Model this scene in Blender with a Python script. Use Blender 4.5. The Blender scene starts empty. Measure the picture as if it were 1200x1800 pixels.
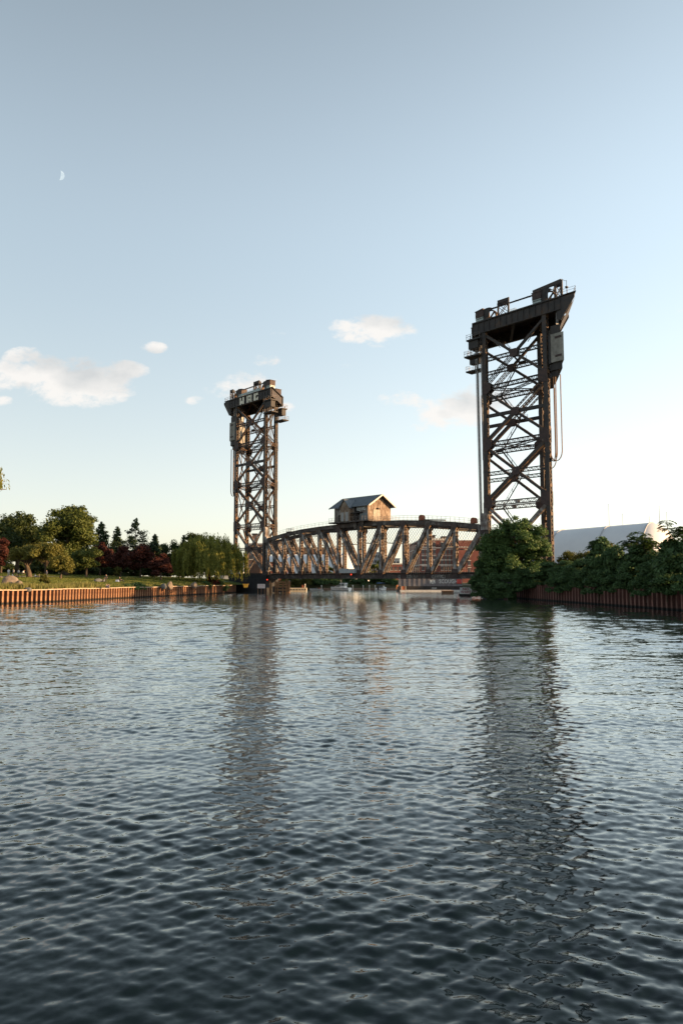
import bpy, bmesh, math, random
import numpy as np
from mathutils import Vector, Matrix

R_ = math.radians
random.seed(7)
rng = np.random.default_rng(11)
scn = bpy.context.scene
COL = scn.collection

# ------------------------------------------------------------------ camera
EYE = 4.0                                   # metres above the water
PITCH = math.atan(117.5 / 1300.0)
cam_d = bpy.data.cameras.new('camera')
cam_d.sensor_fit = 'VERTICAL'
cam_d.sensor_height = 36.0
cam_d.lens = 1300.0 / 1800.0 * 36.0
cam_d.clip_start = 0.1
cam_d.clip_end = 20000.0
cam = bpy.data.objects.new('camera', cam_d)
COL.objects.link(cam)
cam.location = (0, 0, EYE)
cam.rotation_euler = (R_(90) + PITCH, 0, 0)
scn.camera = cam

# ------------------------------------------------------------------ sun and sky
SUN_DIR = Vector((0.985, -0.15, 0.0)).normalized()
SUN_EL = R_(9.0)
SUN = Vector((SUN_DIR.x * math.cos(SUN_EL), SUN_DIR.y * math.cos(SUN_EL), math.sin(SUN_EL)))
sun_d = bpy.data.lights.new('sun', 'SUN')
sun_d.energy = 3.9
sun_d.angle = R_(0.5)
sun_d.color = (1.0, 0.62, 0.31)
sun_o = bpy.data.objects.new('sun', sun_d)
COL.objects.link(sun_o)
sun_o.location = (400, 40, 120)
sun_o.rotation_euler = SUN.to_track_quat('Z', 'Y').to_euler()

EXPOSURE = 1.7
SKY_STRENGTH = 0.15
scn.view_settings.view_transform = 'Standard'
scn.view_settings.look = 'None'
scn.view_settings.gamma = 1.0
scn.view_settings.use_curve_mapping = False
scn.view_settings.exposure = EXPOSURE

world = bpy.data.worlds.new('World')
scn.world = world
world.use_nodes = True
wn, wl = world.node_tree.nodes, world.node_tree.links
wn.clear()


def nd(nodes, typ, **kw):
    n = nodes.new(typ)
    for k, v in kw.items():
        setattr(n, k, v)
    return n


def mth(nodes, links, op, a, b=None, c=None, clamp=False):
    n = nodes.new('ShaderNodeMath')
    n.operation = op
    n.use_clamp = clamp
    for i, v in enumerate((a, b, c)):
        if v is None:
            continue
        if isinstance(v, (int, float)):
            n.inputs[i].default_value = v
        else:
            links.new(v, n.inputs[i])
    return n.outputs[0]


sky = nd(wn, 'ShaderNodeTexSky', sky_type='NISHITA', sun_disc=False)
sky.sun_elevation = SUN_EL
sky.sun_rotation = math.atan2(SUN_DIR.x, SUN_DIR.y)
sky.altitude = 0
sky.air_density = 0.9
sky.dust_density = 1.0
sky.ozone_density = 0.3
W = lambda op, *a, **k: mth(wn, wl, op, *a, **k)
tc = nd(wn, 'ShaderNodeTexCoord')
sep = nd(wn, 'ShaderNodeSeparateXYZ')
wl.new(tc.outputs['Generated'], sep.inputs[0])
dx, dy, dz = sep.outputs
# clouds live on a sheet of sky directions: u = x/y, v = z/y, drifting from view behind the camera
dys = W('MAXIMUM', dy, 0.02)
u = W('DIVIDE', dx, dys)
v = W('DIVIDE', dz, dys)
ct, st = math.cos(PITCH), math.sin(PITCH)


def uv_of(px, py):
    ry = ct - (900 - py) / 1300.0 * st
    rz = st + (900 - py) / 1300.0 * ct
    return (px - 600) / 1300.0 / ry, rz / ry


comb = nd(wn, 'ShaderNodeCombineXYZ')
wl.new(u, comb.inputs[0])
wl.new(v, comb.inputs[1])
stretch = nd(wn, 'ShaderNodeVectorMath', operation='MULTIPLY')
wl.new(comb.outputs[0], stretch.inputs[0])
stretch.inputs[1].default_value = (1.0, 1.55, 1.0)


def wnoise(vec, scale, detail, rough, offs=(0, 0, 0)):
    ad = nd(wn, 'ShaderNodeVectorMath', operation='ADD')
    wl.new(vec, ad.inputs[0])
    ad.inputs[1].default_value = offs
    n = nd(wn, 'ShaderNodeTexNoise')
    n.inputs['Scale'].default_value = scale
    n.inputs['Detail'].default_value = detail
    n.inputs['Roughness'].default_value = rough
    wl.new(ad.outputs[0], n.inputs['Vector'])
    return n.outputs['Fac']


# (px, py, half width, half height, weight) of each cloud in view
CLOUDS = [(142, 672, 98, 42, 1.0), (62, 655, 80, 30, .9), (40, 628, 34, 18, .8), (0, 668, 40, 22, .55), (215, 652, 44, 18, .85),
          (5, 704, 18, 9, .6), (268, 611, 26, 11, .55), (58, 616, 14, 7, .35),
          (655, 581, 70, 28, .8), (610, 573, 34, 16, .8), (690, 572, 34, 22, .6),
          (425, 676, 62, 30, .48), (466, 633, 26, 14, .36), (345, 705, 22, 9, .3), (503, 717, 16, 11, .55), (490, 587, 16, 6, .3),
          (702, 705, 40, 18, .62), (800, 722, 76, 38, .68), (850, 700, 60, 32, .66), (742, 751, 22, 10, .4), (620, 640, 30, 10, .12),
          (1120, 742, 60, 16, .3), (-120, 640, 90, 40, .8), (1320, 560, 120, 40, .6)]


def cloud_field(du, dv):
    tot = None
    for px, py, hw, hh, wt in CLOUDS:
        cu, cv = uv_of(px, py)
        a_ = W('DIVIDE', W('SUBTRACT', u, cu - du), hw * 1.25 / 1300.0)
        b_ = W('DIVIDE', W('SUBTRACT', v, cv - dv), hh * 1.25 / 1300.0)
        r2 = W('ADD', W('MULTIPLY', a_, a_), W('MULTIPLY', b_, b_))
        m = W('MULTIPLY', W('MAXIMUM', W('SUBTRACT', 1.0, r2), 0.0), wt)
        tot = m if tot is None else W('MAXIMUM', tot, m)
    return tot


env = cloud_field(0, 0)
n1 = wnoise(stretch.outputs[0], 21.0, 9.0, 0.62)
n2 = wnoise(stretch.outputs[0], 17.0, 5.0, 0.55, (-0.016, -0.012, 0))
dens = W('ADD', env, W('MULTIPLY', W('SUBTRACT', n1, 0.55), 2.5))
dens = W('MULTIPLY', dens, W('GREATER_THAN', env, 0.0001))
edge = W('MULTIPLY', env, 5.0, clamp=True)
dens = W('MULTIPLY', W('MAXIMUM', dens, 0.0), edge)
alpha = nd(wn, 'ShaderNodeMapRange', interpolation_type='SMOOTHSTEP')
wl.new(dens, alpha.inputs[0])
alpha.inputs[1].default_value = 0.02
alpha.inputs[2].default_value = 0.62
front = W('MULTIPLY', W('SUBTRACT', dy, 0.05), 20.0, clamp=True)
CLOUD_ALPHA = W('MULTIPLY', W('MULTIPLY', alpha.outputs[0], front), 0.93)
# self shading: density towards the sun (up and to the right) greys the side that looks away from it
env2 = cloud_field(-0.030, -0.020)
sh = W('ADD', W('MULTIPLY', env2, 0.9), W('MULTIPLY', W('SUBTRACT', n2, 0.5), 1.6))
shade = nd(wn, 'ShaderNodeMapRange')
wl.new(sh, shade.inputs[0])
shade.inputs[1].default_value = 0.15
shade.inputs[2].default_value = 1.0
cmix = nd(wn, 'ShaderNodeMix', data_type='RGBA')
wl.new(shade.outputs[0], cmix.inputs[0])
cmix.inputs[6].default_value = (2.02, 1.95, 1.87, 1)
cmix.inputs[7].default_value = (1.38, 1.41, 1.42, 1)
smix = nd(wn, 'ShaderNodeMix', data_type='RGBA')
wl.new(CLOUD_ALPHA, smix.inputs[0])
bw = nd(wn, 'ShaderNodeRGBToBW')
wl.new(sky.outputs[0], bw.inputs[0])
soft = nd(wn, 'ShaderNodeMix', data_type='RGBA')
soft.inputs[0].default_value = 0.10
wl.new(sky.outputs[0], soft.inputs[6])
wl.new(bw.outputs[0], soft.inputs[7])
gam = nd(wn, 'ShaderNodeGamma')
gam.inputs[1].default_value = 0.42
wl.new(soft.outputs[2], gam.inputs[0])
# the clear sky deepens towards the zenith and away from the sun
deep = nd(wn, 'ShaderNodeMapRange', interpolation_type='SMOOTHSTEP')
wl.new(dz, deep.inputs[0])
deep.inputs[1].default_value, deep.inputs[2].default_value = 0.40, 0.86
deep.inputs[3].default_value, deep.inputs[4].default_value = 1.0, 0.55
side = nd(wn, 'ShaderNodeMapRange', interpolation_type='SMOOTHSTEP')
wl.new(dx, side.inputs[0])
side.inputs[1].default_value, side.inputs[2].default_value = -0.55, 0.55
side.inputs[3].default_value, side.inputs[4].default_value = 0.95, 1.47
grad = nd(wn, 'ShaderNodeVectorMath', operation='SCALE')
wl.new(gam.outputs[0], grad.inputs[0])
wl.new(W('MULTIPLY', deep.outputs[0], side.outputs[0]), grad.inputs['Scale'])
tint = nd(wn, 'ShaderNodeVectorMath', operation='MULTIPLY')
wl.new(grad.outputs[0], tint.inputs[0])
warm = nd(wn, 'ShaderNodeMapRange', interpolation_type='SMOOTHSTEP')
wl.new(dz, warm.inputs[0])
warm.inputs[1].default_value, warm.inputs[2].default_value = 0.02, 0.42
tmix = nd(wn, 'ShaderNodeMix', data_type='RGBA')
wl.new(warm.outputs[0], tmix.inputs[0])
tmix.inputs[6].default_value = (1.07, 1.07, 1.055, 1)
tmix.inputs[7].default_value = (0.922, 1.0, 1.04, 1)
wl.new(tmix.outputs[2], tint.inputs[1])
wl.new(tint.outputs[0], smix.inputs[6])
wl.new(cmix.outputs[2], smix.inputs[7])
bg = nd(wn, 'ShaderNodeBackground')
bg.inputs[1].default_value = SKY_STRENGTH
wl.new(smix.outputs[2], bg.inputs[0])
wo = nd(wn, 'ShaderNodeOutputWorld')
wl.new(bg.outputs[0], wo.inputs[0])


# ------------------------------------------------------------------ helpers
class MB:
    """collects faces; build() links them as ONE mesh object"""

    def __init__(self):
        self.v, self.f, self.m = [], [], []

    def poly(self, pts, mi=0):
        i = len(self.v)
        self.v.extend(tuple(p) for p in pts)
        self.f.append(tuple(range(i, i + len(pts))))
        self.m.append(mi)

    def hexa(self, b, t, mi=0):
        """b, t: four corners each, counter-clockwise seen from above"""
        i = len(self.v)
        self.v.extend(tuple(p) for p in b)
        self.v.extend(tuple(p) for p in t)
        for q in ((3, 2, 1, 0), (4, 5, 6, 7), (0, 1, 5, 4), (1, 2, 6, 5), (2, 3, 7, 6), (3, 0, 4, 7)):
            self.f.append(tuple(i + k for k in q))
            self.m.append(mi)

    def beam(self, p0, p1, e1, w1, w2, mi=0):
        """box from p0 to p1; e1 the direction of width w1, w2 across it"""
        p0, p1 = Vector(p0), Vector(p1)
        ax = (p1 - p0).normalized()
        e1 = Vector(e1)
        e1 = (e1 - ax * e1.dot(ax)).normalized()
        e2 = ax.cross(e1)
        a_, b_ = e1 * (w1 / 2), e2 * (w2 / 2)
        self.hexa([p0 - a_ - b_, p0 + a_ - b_, p0 + a_ + b_, p0 - a_ + b_],
                  [p1 - a_ - b_, p1 + a_ - b_, p1 + a_ + b_, p1 - a_ + b_], mi)

    def box(self, c, ex, ey, sx, sy, z0, z1, mi=0):
        c = Vector((c[0], c[1], 0))
        ex, ey = Vector((ex[0], ex[1], 0)) * (sx / 2), Vector((ey[0], ey[1], 0)) * (sy / 2)
        q = [c - ex - ey, c + ex - ey, c + ex + ey, c - ex + ey]
        self.hexa([p + Vector((0, 0, z0)) for p in q], [p + Vector((0, 0, z1)) for p in q], mi)

    def tube(self, pts, rad, n=6, mi=0, cap=True):
        pts = [Vector(p) for p in pts]
        rad = rad if isinstance(rad, (list, tuple)) else [rad] * len(pts)
        base = len(self.v)
        up = Vector((0.31, 0.17, 0.93))
        for k, p in enumerate(pts):
            t = (pts[min(k + 1, len(pts) - 1)] - pts[max(k - 1, 0)])
            t = t.normalized() if t.length > 1e-9 else Vector((0, 0, 1))
            s_ = t.cross(up)
            s_ = s_.normalized() if s_.length > 1e-3 else Vector((1, 0, 0))
            q = t.cross(s_)
            for j in range(n):
                a_ = 2 * math.pi * j / n
                self.v.append(tuple(p + (s_ * math.cos(a_) + q * math.sin(a_)) * rad[k]))
        for k in range(len(pts) - 1):
            for j in range(n):
                self.f.append((base + k * n + j, base + k * n + (j + 1) % n, base + (k + 1) * n + (j + 1) % n, base + (k + 1) * n + j))
                self.m.append(mi)
        if cap:
            self.f.append(tuple(base + j for j in range(n))[::-1])
            self.f.append(tuple(base + (len(pts) - 1) * n + j for j in range(n)))
            self.m.extend((mi, mi))

    def prism(self, pts, off, mi=0):
        """closed polygon pushed along off"""
        pts = [Vector(p) for p in pts]
        off = Vector(off)
        n = len(pts)
        i = len(self.v)
        self.v.extend(tuple(p) for p in pts)
        self.v.extend(tuple(p + off) for p in pts)
        self.f.append(tuple(i + k for k in range(n))[::-1])
        self.f.append(tuple(i + n + k for k in range(n)))
        self.m.extend((mi, mi))
        for k in range(n):
            self.f.append((i + k, i + (k + 1) % n, i + n + (k + 1) % n, i + n + k))
            self.m.append(mi)

    def mesh(self, name, mats, origin=(0, 0, 0), smooth=False):
        me = bpy.data.meshes.new(name)
        o = Vector(origin)
        me.from_pydata([tuple(Vector(p) - o) for p in self.v], [], self.f)
        mats = mats if isinstance(mats, (list, tuple)) else [mats]
        for m_ in mats:
            me.materials.append(m_)
        if len(mats) > 1:
            me.polygons.foreach_set('material_index', self.m)
        if smooth:
            me.polygons.foreach_set('use_smooth', [True] * len(me.polygons))
        bm = bmesh.new()
        bm.from_mesh(me)
        bmesh.ops.recalc_face_normals(bm, faces=bm.faces)
        bm.to_mesh(me)
        bm.free()
        me.update()
        return me

    def build(self, name, mats, parent=None, label=None, smooth=False, kind=None):
        """parent: a top-level thing (or a part of one); vertices are given in the world"""
        org = (0, 0, 0)
        if parent is not None:
            org = parent.get('_org', (0, 0, 0))
        me = self.mesh(name, mats, org, smooth)
        return link(name, me, parent, label, kind)


def link(name, me, parent=None, label=None, kind=None):
    o = bpy.data.objects.new(name, me)
    COL.objects.link(o)
    if parent is not None:
        o.parent = parent
        if parent.get('_org') is not None:
            o['_org'] = tuple(parent['_org'])
    if label:
        o['label'] = label
    if kind:
        o['kind'] = kind
    return o


def tag(o, label, cat, group=None):
    o['label'] = label
    o['category'] = cat
    if group:
        o['group'] = group
    return o


def thing(name, label, cat, loc=(0, 0, 0), group=None):
    o = bpy.data.objects.new(name, None)
    COL.objects.link(o)
    o.location = loc
    o.empty_display_size = 0.3
    o['_org'] = tuple(float(c) for c in loc)
    return tag(o, label, cat, group)


def dup(root, loc, rz=0.0, sc=1.0, label=None):
    """a thing, its parts and their sub-parts again at another place (vertices are relative to the base)"""
    r = root.copy()
    COL.objects.link(r)
    r.location = loc
    r.rotation_euler = (0, 0, rz)
    r.scale = sc if isinstance(sc, tuple) else (sc, sc, sc)
    if label:
        r['label'] = label
    for ch in list(root.children):
        c = ch.copy()
        COL.objects.link(c)
        c.parent = r
        for g in list(ch.children):
            d = g.copy()
            COL.objects.link(d)
            d.parent = c
    return r


def at(px, py, Y):
    """the point at distance Y seen at photo pixel (px, py)"""
    ry = ct - (900 - py) / 1300.0 * st
    rz = st + (900 - py) / 1300.0 * ct
    k = Y / ry
    return Vector(((px - 600) / 1300.0 * k, Y, EYE + rz * k))


def V3(p, z):
    return Vector((p[0], p[1], z))


# ------------------------------------------------------------------ materials
MATS = {}


def new_mat(name):
    m = bpy.data.materials.new(name)
    m.use_nodes = True
    n, l = m.node_tree.nodes, m.node_tree.links
    return m, n, l, n['Principled BSDF']


def noise_node(n, l, scale, detail=4.0, rough=0.6, coord='Object', stretch=None):
    t = n.new('ShaderNodeTexCoord')
    nz = n.new('ShaderNodeTexNoise')
    nz.inputs['Scale'].default_value = scale
    nz.inputs['Detail'].default_value = detail
    nz.inputs['Roughness'].default_value = rough
    src = t.outputs[coord]
    if stretch:
        mp = n.new('ShaderNodeVectorMath')
        mp.operation = 'MULTIPLY'
        mp.inputs[1].default_value = stretch
        l.new(src, mp.inputs[0])
        src = mp.outputs[0]
    l.new(src, nz.inputs['Vector'])
    return nz.outputs['Fac']


def ramp(n, l, fac, stops):
    r = n.new('ShaderNodeValToRGB')
    e = r.color_ramp.elements
    while len(e) < len(stops):
        e.new(0.5)
    for k, (p, c) in enumerate(stops):
        e[k].position = p
        e[k].color = (*c, 1)
    l.new(fac, r.inputs[0])
    return r.outputs[0]


def mixc(n, l, fac, a_, b_, typ='MIX'):
    m = n.new('ShaderNodeMix')
    m.data_type = 'RGBA'
    m.blend_type = typ
    for i, v in ((0, fac), (6, a_), (7, b_)):
        if hasattr(v, 'is_linked') or hasattr(v, 'links'):
            l.new(v, m.inputs[i])
        elif isinstance(v, (int, float)):
            m.inputs[i].default_value = v
        else:
            m.inputs[i].default_value = (*v, 1)
    return m.outputs[2]


def surf(name, stops, scale=1.0, rough=0.8, metal=0.0, bump=0.0, detail=5.0, second=None, stretch=None, spec=0.4):
    """a weathered surface: noise through a colour ramp; second = (colour, scale, low, high, stretch) for stains"""
    if name in MATS:
        return MATS[name]
    m, n, l, b = new_mat(name)
    c = ramp(n, l, noise_node(n, l, scale, detail, 0.65, stretch=stretch), stops)
    if second:
        col2, sc2, lo, hi, st2 = second
        f2 = noise_node(n, l, sc2, 5.0, 0.65, stretch=st2)
        mr = n.new('ShaderNodeMapRange')
        l.new(f2, mr.inputs[0])
        mr.inputs[1].default_value, mr.inputs[2].default_value = lo, hi
        c = mixc(n, l, mr.outputs[0], c, col2)
    l.new(c, b.inputs['Base Color'])
    b.inputs['Roughness'].default_value = rough
    b.inputs['Metallic'].default_value = metal
    b.inputs['Specular IOR Level'].default_value = spec
    if bump:
        bp = n.new('ShaderNodeBump')
        bp.inputs['Strength'].default_value = 0.6
        bp.inputs['Distance'].default_value = bump
        l.new(noise_node(n, l, scale * 3, 5.0, 0.7), bp.inputs['Height'])
        l.new(bp.outputs[0], b.inputs['Normal'])
    MATS[name] = m
    return m


def plain(name, col, rough=0.6, metal=0.0, emit=None, strength=0.0):
    if name in MATS:
        return MATS[name]
    m, n, l, b = new_mat(name)
    f = noise_node(n, l, 1.7, 4.0, 0.6)
    c = ramp(n, l, f, [(0.25, tuple(x * 0.78 for x in col)), (0.75, tuple(min(1, x * 1.12) for x in col))])
    l.new(c, b.inputs['Base Color'])
    b.inputs['Roughness'].default_value = rough
    b.inputs['Metallic'].default_value = metal
    if emit:
        b.inputs['Emission Color'].default_value = (*emit, 1)
        b.inputs['Emission Strength'].default_value = strength
    MATS[name] = m
    return m


def leaf_mat(name, dark, light, trans=0.35, clump=0.35):
    """leaves: colour varies from leaf to leaf and from clump to clump; some light passes through"""
    m, n, l, b = new_mat(name)
    g = n.new('ShaderNodeNewGeometry')
    f = noise_node(n, l, clump, 3.0, 0.6)
    mx = mth(n, l, 'MULTIPLY_ADD', g.outputs['Random Per Island'], 0.6, mth(n, l, 'MULTIPLY', f, 0.5))
    c = ramp(n, l, mx, [(0.15, dark), (0.85, light)])
    l.new(c, b.inputs['Base Color'])
    b.inputs['Roughness'].default_value = 0.6
    b.inputs['Specular IOR Level'].default_value = 0.25
    tr = n.new('ShaderNodeBsdfTranslucent')
    l.new(c, tr.inputs[0])
    mix = n.new('ShaderNodeMixShader')
    mix.inputs[0].default_value = trans
    l.new(b.outputs[0], mix.inputs[1])
    l.new(tr.outputs[0], mix.inputs[2])
    l.new(mix.outputs[0], n['Material Output'].inputs[0])
    MATS[name] = m
    return m


STEEL = surf('tower_steel', [(0.30, (0.024, 0.023, 0.024)), (0.52, (0.040, 0.036, 0.036)), (0.66, (0.075, 0.050, 0.036)), (0.84, (0.17, 0.095, 0.05))],
             scale=0.55, rough=0.72, detail=8, second=((0.26, 0.18, 0.11), 2.3, 0.66, 0.82, None))
LACE = surf('lacing_rust', [(0.30, (0.035, 0.025, 0.019)), (0.55, (0.10, 0.058, 0.032)), (0.80, (0.24, 0.15, 0.085))], scale=0.9, rough=0.8, detail=6)
SPANS = surf('span_steel', [(0.30, (0.055, 0.044, 0.041)), (0.44, (0.13, 0.110, 0.100)), (0.56, (0.26, 0.245, 0.235)), (0.74, (0.46, 0.455, 0.44))],
             scale=0.8, rough=0.75, detail=9, second=((0.105, 0.058, 0.038), 1.5, 0.52, 0.70, (1, 1, 0.4)))
CHORD = surf('chord_steel', [(0.30, (0.030, 0.026, 0.026)), (0.52, (0.062, 0.050, 0.045)), (0.66, (0.16, 0.145, 0.13)), (0.82, (0.34, 0.335, 0.32))],
             scale=0.7, rough=0.75, detail=9, second=((0.085, 0.043, 0.030), 0.9, 0.52, 0.72, None))
GUSSET = surf('gusset_steel', [(0.3, (0.032, 0.024, 0.024)), (0.7, (0.075, 0.047, 0.042))], scale=1.2, rough=0.75,
              second=((0.24, 0.19, 0.15), 1.6, 0.62, 0.78, None))
DARK = surf('dark_steel', [(0.3, (0.018, 0.017, 0.018)), (0.6, (0.036, 0.032, 0.031)), (0.8, (0.085, 0.055, 0.04))], scale=0.8, rough=0.7)
CABLE = surf('wire_rope', [(0.3, (0.20, 0.20, 0.20)), (0.7, (0.36, 0.36, 0.36))], scale=4.0, rough=0.45, metal=0.2)
CONC = surf('old_concrete', [(0.3, (0.15, 0.145, 0.13)), (0.6, (0.26, 0.25, 0.225)), (0.8, (0.38, 0.36, 0.33))], scale=0.9, rough=0.9, bump=0.03,
            second=((0.10, 0.08, 0.065), 0.8, 0.52, 0.72, (1, 1, 0.25)))
PIERM = surf('pier_stone', [(0.3, (0.014, 0.015, 0.017)), (0.7, (0.032, 0.033, 0.036))], scale=0.5, rough=0.9, bump=0.03,
             second=((0.05, 0.042, 0.036), 0.9, 0.55, 0.75, (1, 1, 0.25)))
def pile_mat(name, stops, stain, streak):
    m = surf(name, stops, scale=1.1, rough=0.85, second=(streak, 1.6, 0.50, 0.75, (1, 1, 0.3)))
    n, l = m.node_tree.nodes, m.node_tree.links
    b = n['Principled BSDF']
    src = b.inputs['Base Color'].links[0].from_socket
    g = n.new('ShaderNodeNewGeometry')
    sp = n.new('ShaderNodeSeparateXYZ')
    l.new(g.outputs['Position'], sp.inputs[0])
    w_ = noise_node(n, l, 2.0, 3.0, 0.6)
    mr = n.new('ShaderNodeMapRange')
    mr.interpolation_type = 'SMOOTHSTEP'
    l.new(mth(n, l, 'SUBTRACT', sp.outputs[2], mth(n, l, 'MULTIPLY', w_, 0.35)), mr.inputs[0])
    mr.inputs[1].default_value, mr.inputs[2].default_value = -0.02, 0.24
    oi = n.new('ShaderNodeObjectInfo')
    col = mixc(n, l, mr.outputs[0], stain, src)
    var = n.new('ShaderNodeMapRange')
    l.new(oi.outputs['Random'], var.inputs[0])
    var.inputs[3].default_value, var.inputs[4].default_value = 0.72, 1.15
    sc_ = n.new('ShaderNodeVectorMath')
    sc_.operation = 'SCALE'
    l.new(col, sc_.inputs[0])
    l.new(var.outputs[0], sc_.inputs['Scale'])
    l.new(sc_.outputs[0], b.inputs['Base Color'])
    return m


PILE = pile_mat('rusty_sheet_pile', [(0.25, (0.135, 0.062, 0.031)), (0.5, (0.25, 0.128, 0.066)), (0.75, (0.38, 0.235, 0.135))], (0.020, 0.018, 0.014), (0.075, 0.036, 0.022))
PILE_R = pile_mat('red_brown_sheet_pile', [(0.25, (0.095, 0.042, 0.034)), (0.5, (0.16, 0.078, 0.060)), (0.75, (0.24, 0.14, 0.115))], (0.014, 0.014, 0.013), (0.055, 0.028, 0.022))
PILE_SHADE = pile_mat('sheet_pile_trough_shade', [(0.25, (0.060, 0.024, 0.014)), (0.5, (0.105, 0.042, 0.022)), (0.75, (0.17, 0.075, 0.036))], (0.016, 0.014, 0.011), (0.05, 0.024, 0.015))  # recess shade put into the rust colour of the troughs
PILE_R_SHADE = pile_mat('red_sheet_pile_trough_shade', [(0.25, (0.060, 0.024, 0.020)), (0.5, (0.10, 0.042, 0.034)), (0.75, (0.15, 0.075, 0.06))], (0.012, 0.012, 0.011), (0.04, 0.02, 0.016))  # same shade put into the trough colour of the right wall
CAPM = surf('weathered_waler', [(0.3, (0.26, 0.19, 0.13)), (0.7, (0.44, 0.35, 0.26))], scale=1.5, rough=0.85)
ROOFM = surf('slate_blue_roofing', [(0.3, (0.075, 0.092, 0.108)), (0.7, (0.135, 0.158, 0.178))], scale=1.2, rough=0.55, metal=0.1)
BOARD = surf('peeling_boards', [(0.30, (0.060, 0.040, 0.030)), (0.46, (0.14, 0.092, 0.062)), (0.58, (0.30, 0.235, 0.18)), (0.74, (0.56, 0.51, 0.44))],
             scale=0.9, rough=0.85, stretch=(2.5, 2.5, 0.6), detail=8)
BOARDG = surf('grey_peeling_boards', [(0.28, (0.055, 0.045, 0.040)), (0.48, (0.13, 0.105, 0.09)), (0.62, (0.24, 0.235, 0.23)), (0.80, (0.42, 0.43, 0.43))],
              scale=0.9, rough=0.85, stretch=(2.5, 2.5, 0.6), detail=8)
TRIM = surf('pale_trim', [(0.3, (0.46, 0.42, 0.36)), (0.7, (0.66, 0.62, 0.55))], scale=2.0, rough=0.7)
GLASSM = plain('window_glass', (0.10, 0.13, 0.13), 0.12)
HATCH = plain('grey_green_panel', (0.30, 0.36, 0.36), 0.5)
RAILM = plain('rail_steel', (0.14, 0.11, 0.09), 0.6, 0.2)
TIMBER = surf('fender_timber', [(0.3, (0.12, 0.06, 0.028)), (0.7, (0.34, 0.18, 0.085))], scale=1.3, rough=0.85, stretch=(1, 1, 0.4))
TIE = surf('bridge_tie', [(0.3, (0.015, 0.013, 0.012)), (0.7, (0.045, 0.038, 0.033))], scale=2.0, rough=0.9)
BARK = surf('bark', [(0.3, (0.035, 0.026, 0.018)), (0.7, (0.11, 0.08, 0.055))], scale=2.5, rough=0.95, stretch=(1, 1, 0.3))
WHITE = plain('white_paint', (0.78, 0.78, 0.76), 0.45)
CREAM = surf('cream_paint', [(0.3, (0.62, 0.58, 0.47)), (0.7, (0.80, 0.77, 0.66))], scale=1.3, rough=0.7)
GRAF = plain('graffiti_white', (0.52, 0.55, 0.55), 0.7)
GRAFR = plain('graffiti_red', (0.42, 0.055, 0.045), 0.7)
REDP = plain('red_lettering', (0.38, 0.05, 0.07), 0.6)
BRICK = surf('red_brick', [(0.3, (0.155, 0.052, 0.040)), (0.7, (0.235, 0.088, 0.066))], scale=0.25, rough=0.9,
             second=((0.13, 0.05, 0.04), 0.12, 0.5, 0.75, (1, 1, 0.4)))
DOMEM = surf('dome_fabric', [(0.3, (0.55, 0.56, 0.58)), (0.7, (0.63, 0.64, 0.65))], scale=0.08, rough=0.6)
GRASSM = None


def lettering(text, size, depth, mat_, centre, ex, parent, name='lettering', bold=0.0, sx=1.0):
    """block letters standing on a vertical face: centre, reading direction ex"""
    cu = bpy.data.curves.new(name, 'FONT')
    cu.body = text
    cu.size = size
    cu.extrude = depth
    cu.offset = bold
    cu.align_x = 'CENTER'
    cu.align_y = 'CENTER'
    cu.resolution_u = 2
    o = bpy.data.objects.new(name, cu)
    COL.objects.link(o)
    dg = bpy.context.evaluated_depsgraph_get()
    me = bpy.data.meshes.new_from_object(o.evaluated_get(dg))
    bpy.data.objects.remove(o)
    ex = Vector((ex[0], ex[1], 0)).normalized()
    ez = Vector((0, 0, 1))
    en = ex.cross(ez)
    M = Matrix(((ex.x * sx, ez.x, en.x, 0), (ex.y * sx, ez.y, en.y, 0), (ex.z * sx, ez.z, en.z, 0), (0, 0, 0, 1)))
    me.transform(M)
    org = Vector(parent.get('_org', (0, 0, 0)))
    me.transform(Matrix.Translation(Vector(centre) - org))
    me.materials.clear()
    me.materials.append(mat_)
    return link(name, me, parent)


# ------------------------------------------------------------------ bridge frame (metres, plan)
TH = 0.832
AX = Vector((math.cos(TH), -math.sin(TH), 0))       # along the track, towards the right bank
NX = Vector((math.sin(TH), math.cos(TH), 0))        # across the track, away from the camera
WV = Vector((2.09, 11.976, 0))                      # the bridge is skewed: near truss to far truss
NR = Vector((43.586, 154.309, 0))
TL = 15.814
NL = NR - AX * TL                                   # river leg of the right tower
LR = NL - AX * 84.0                                 # river leg of the left tower
UP = Vector((0, 0, 1))


WAVE_FAR = 0.0018


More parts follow.
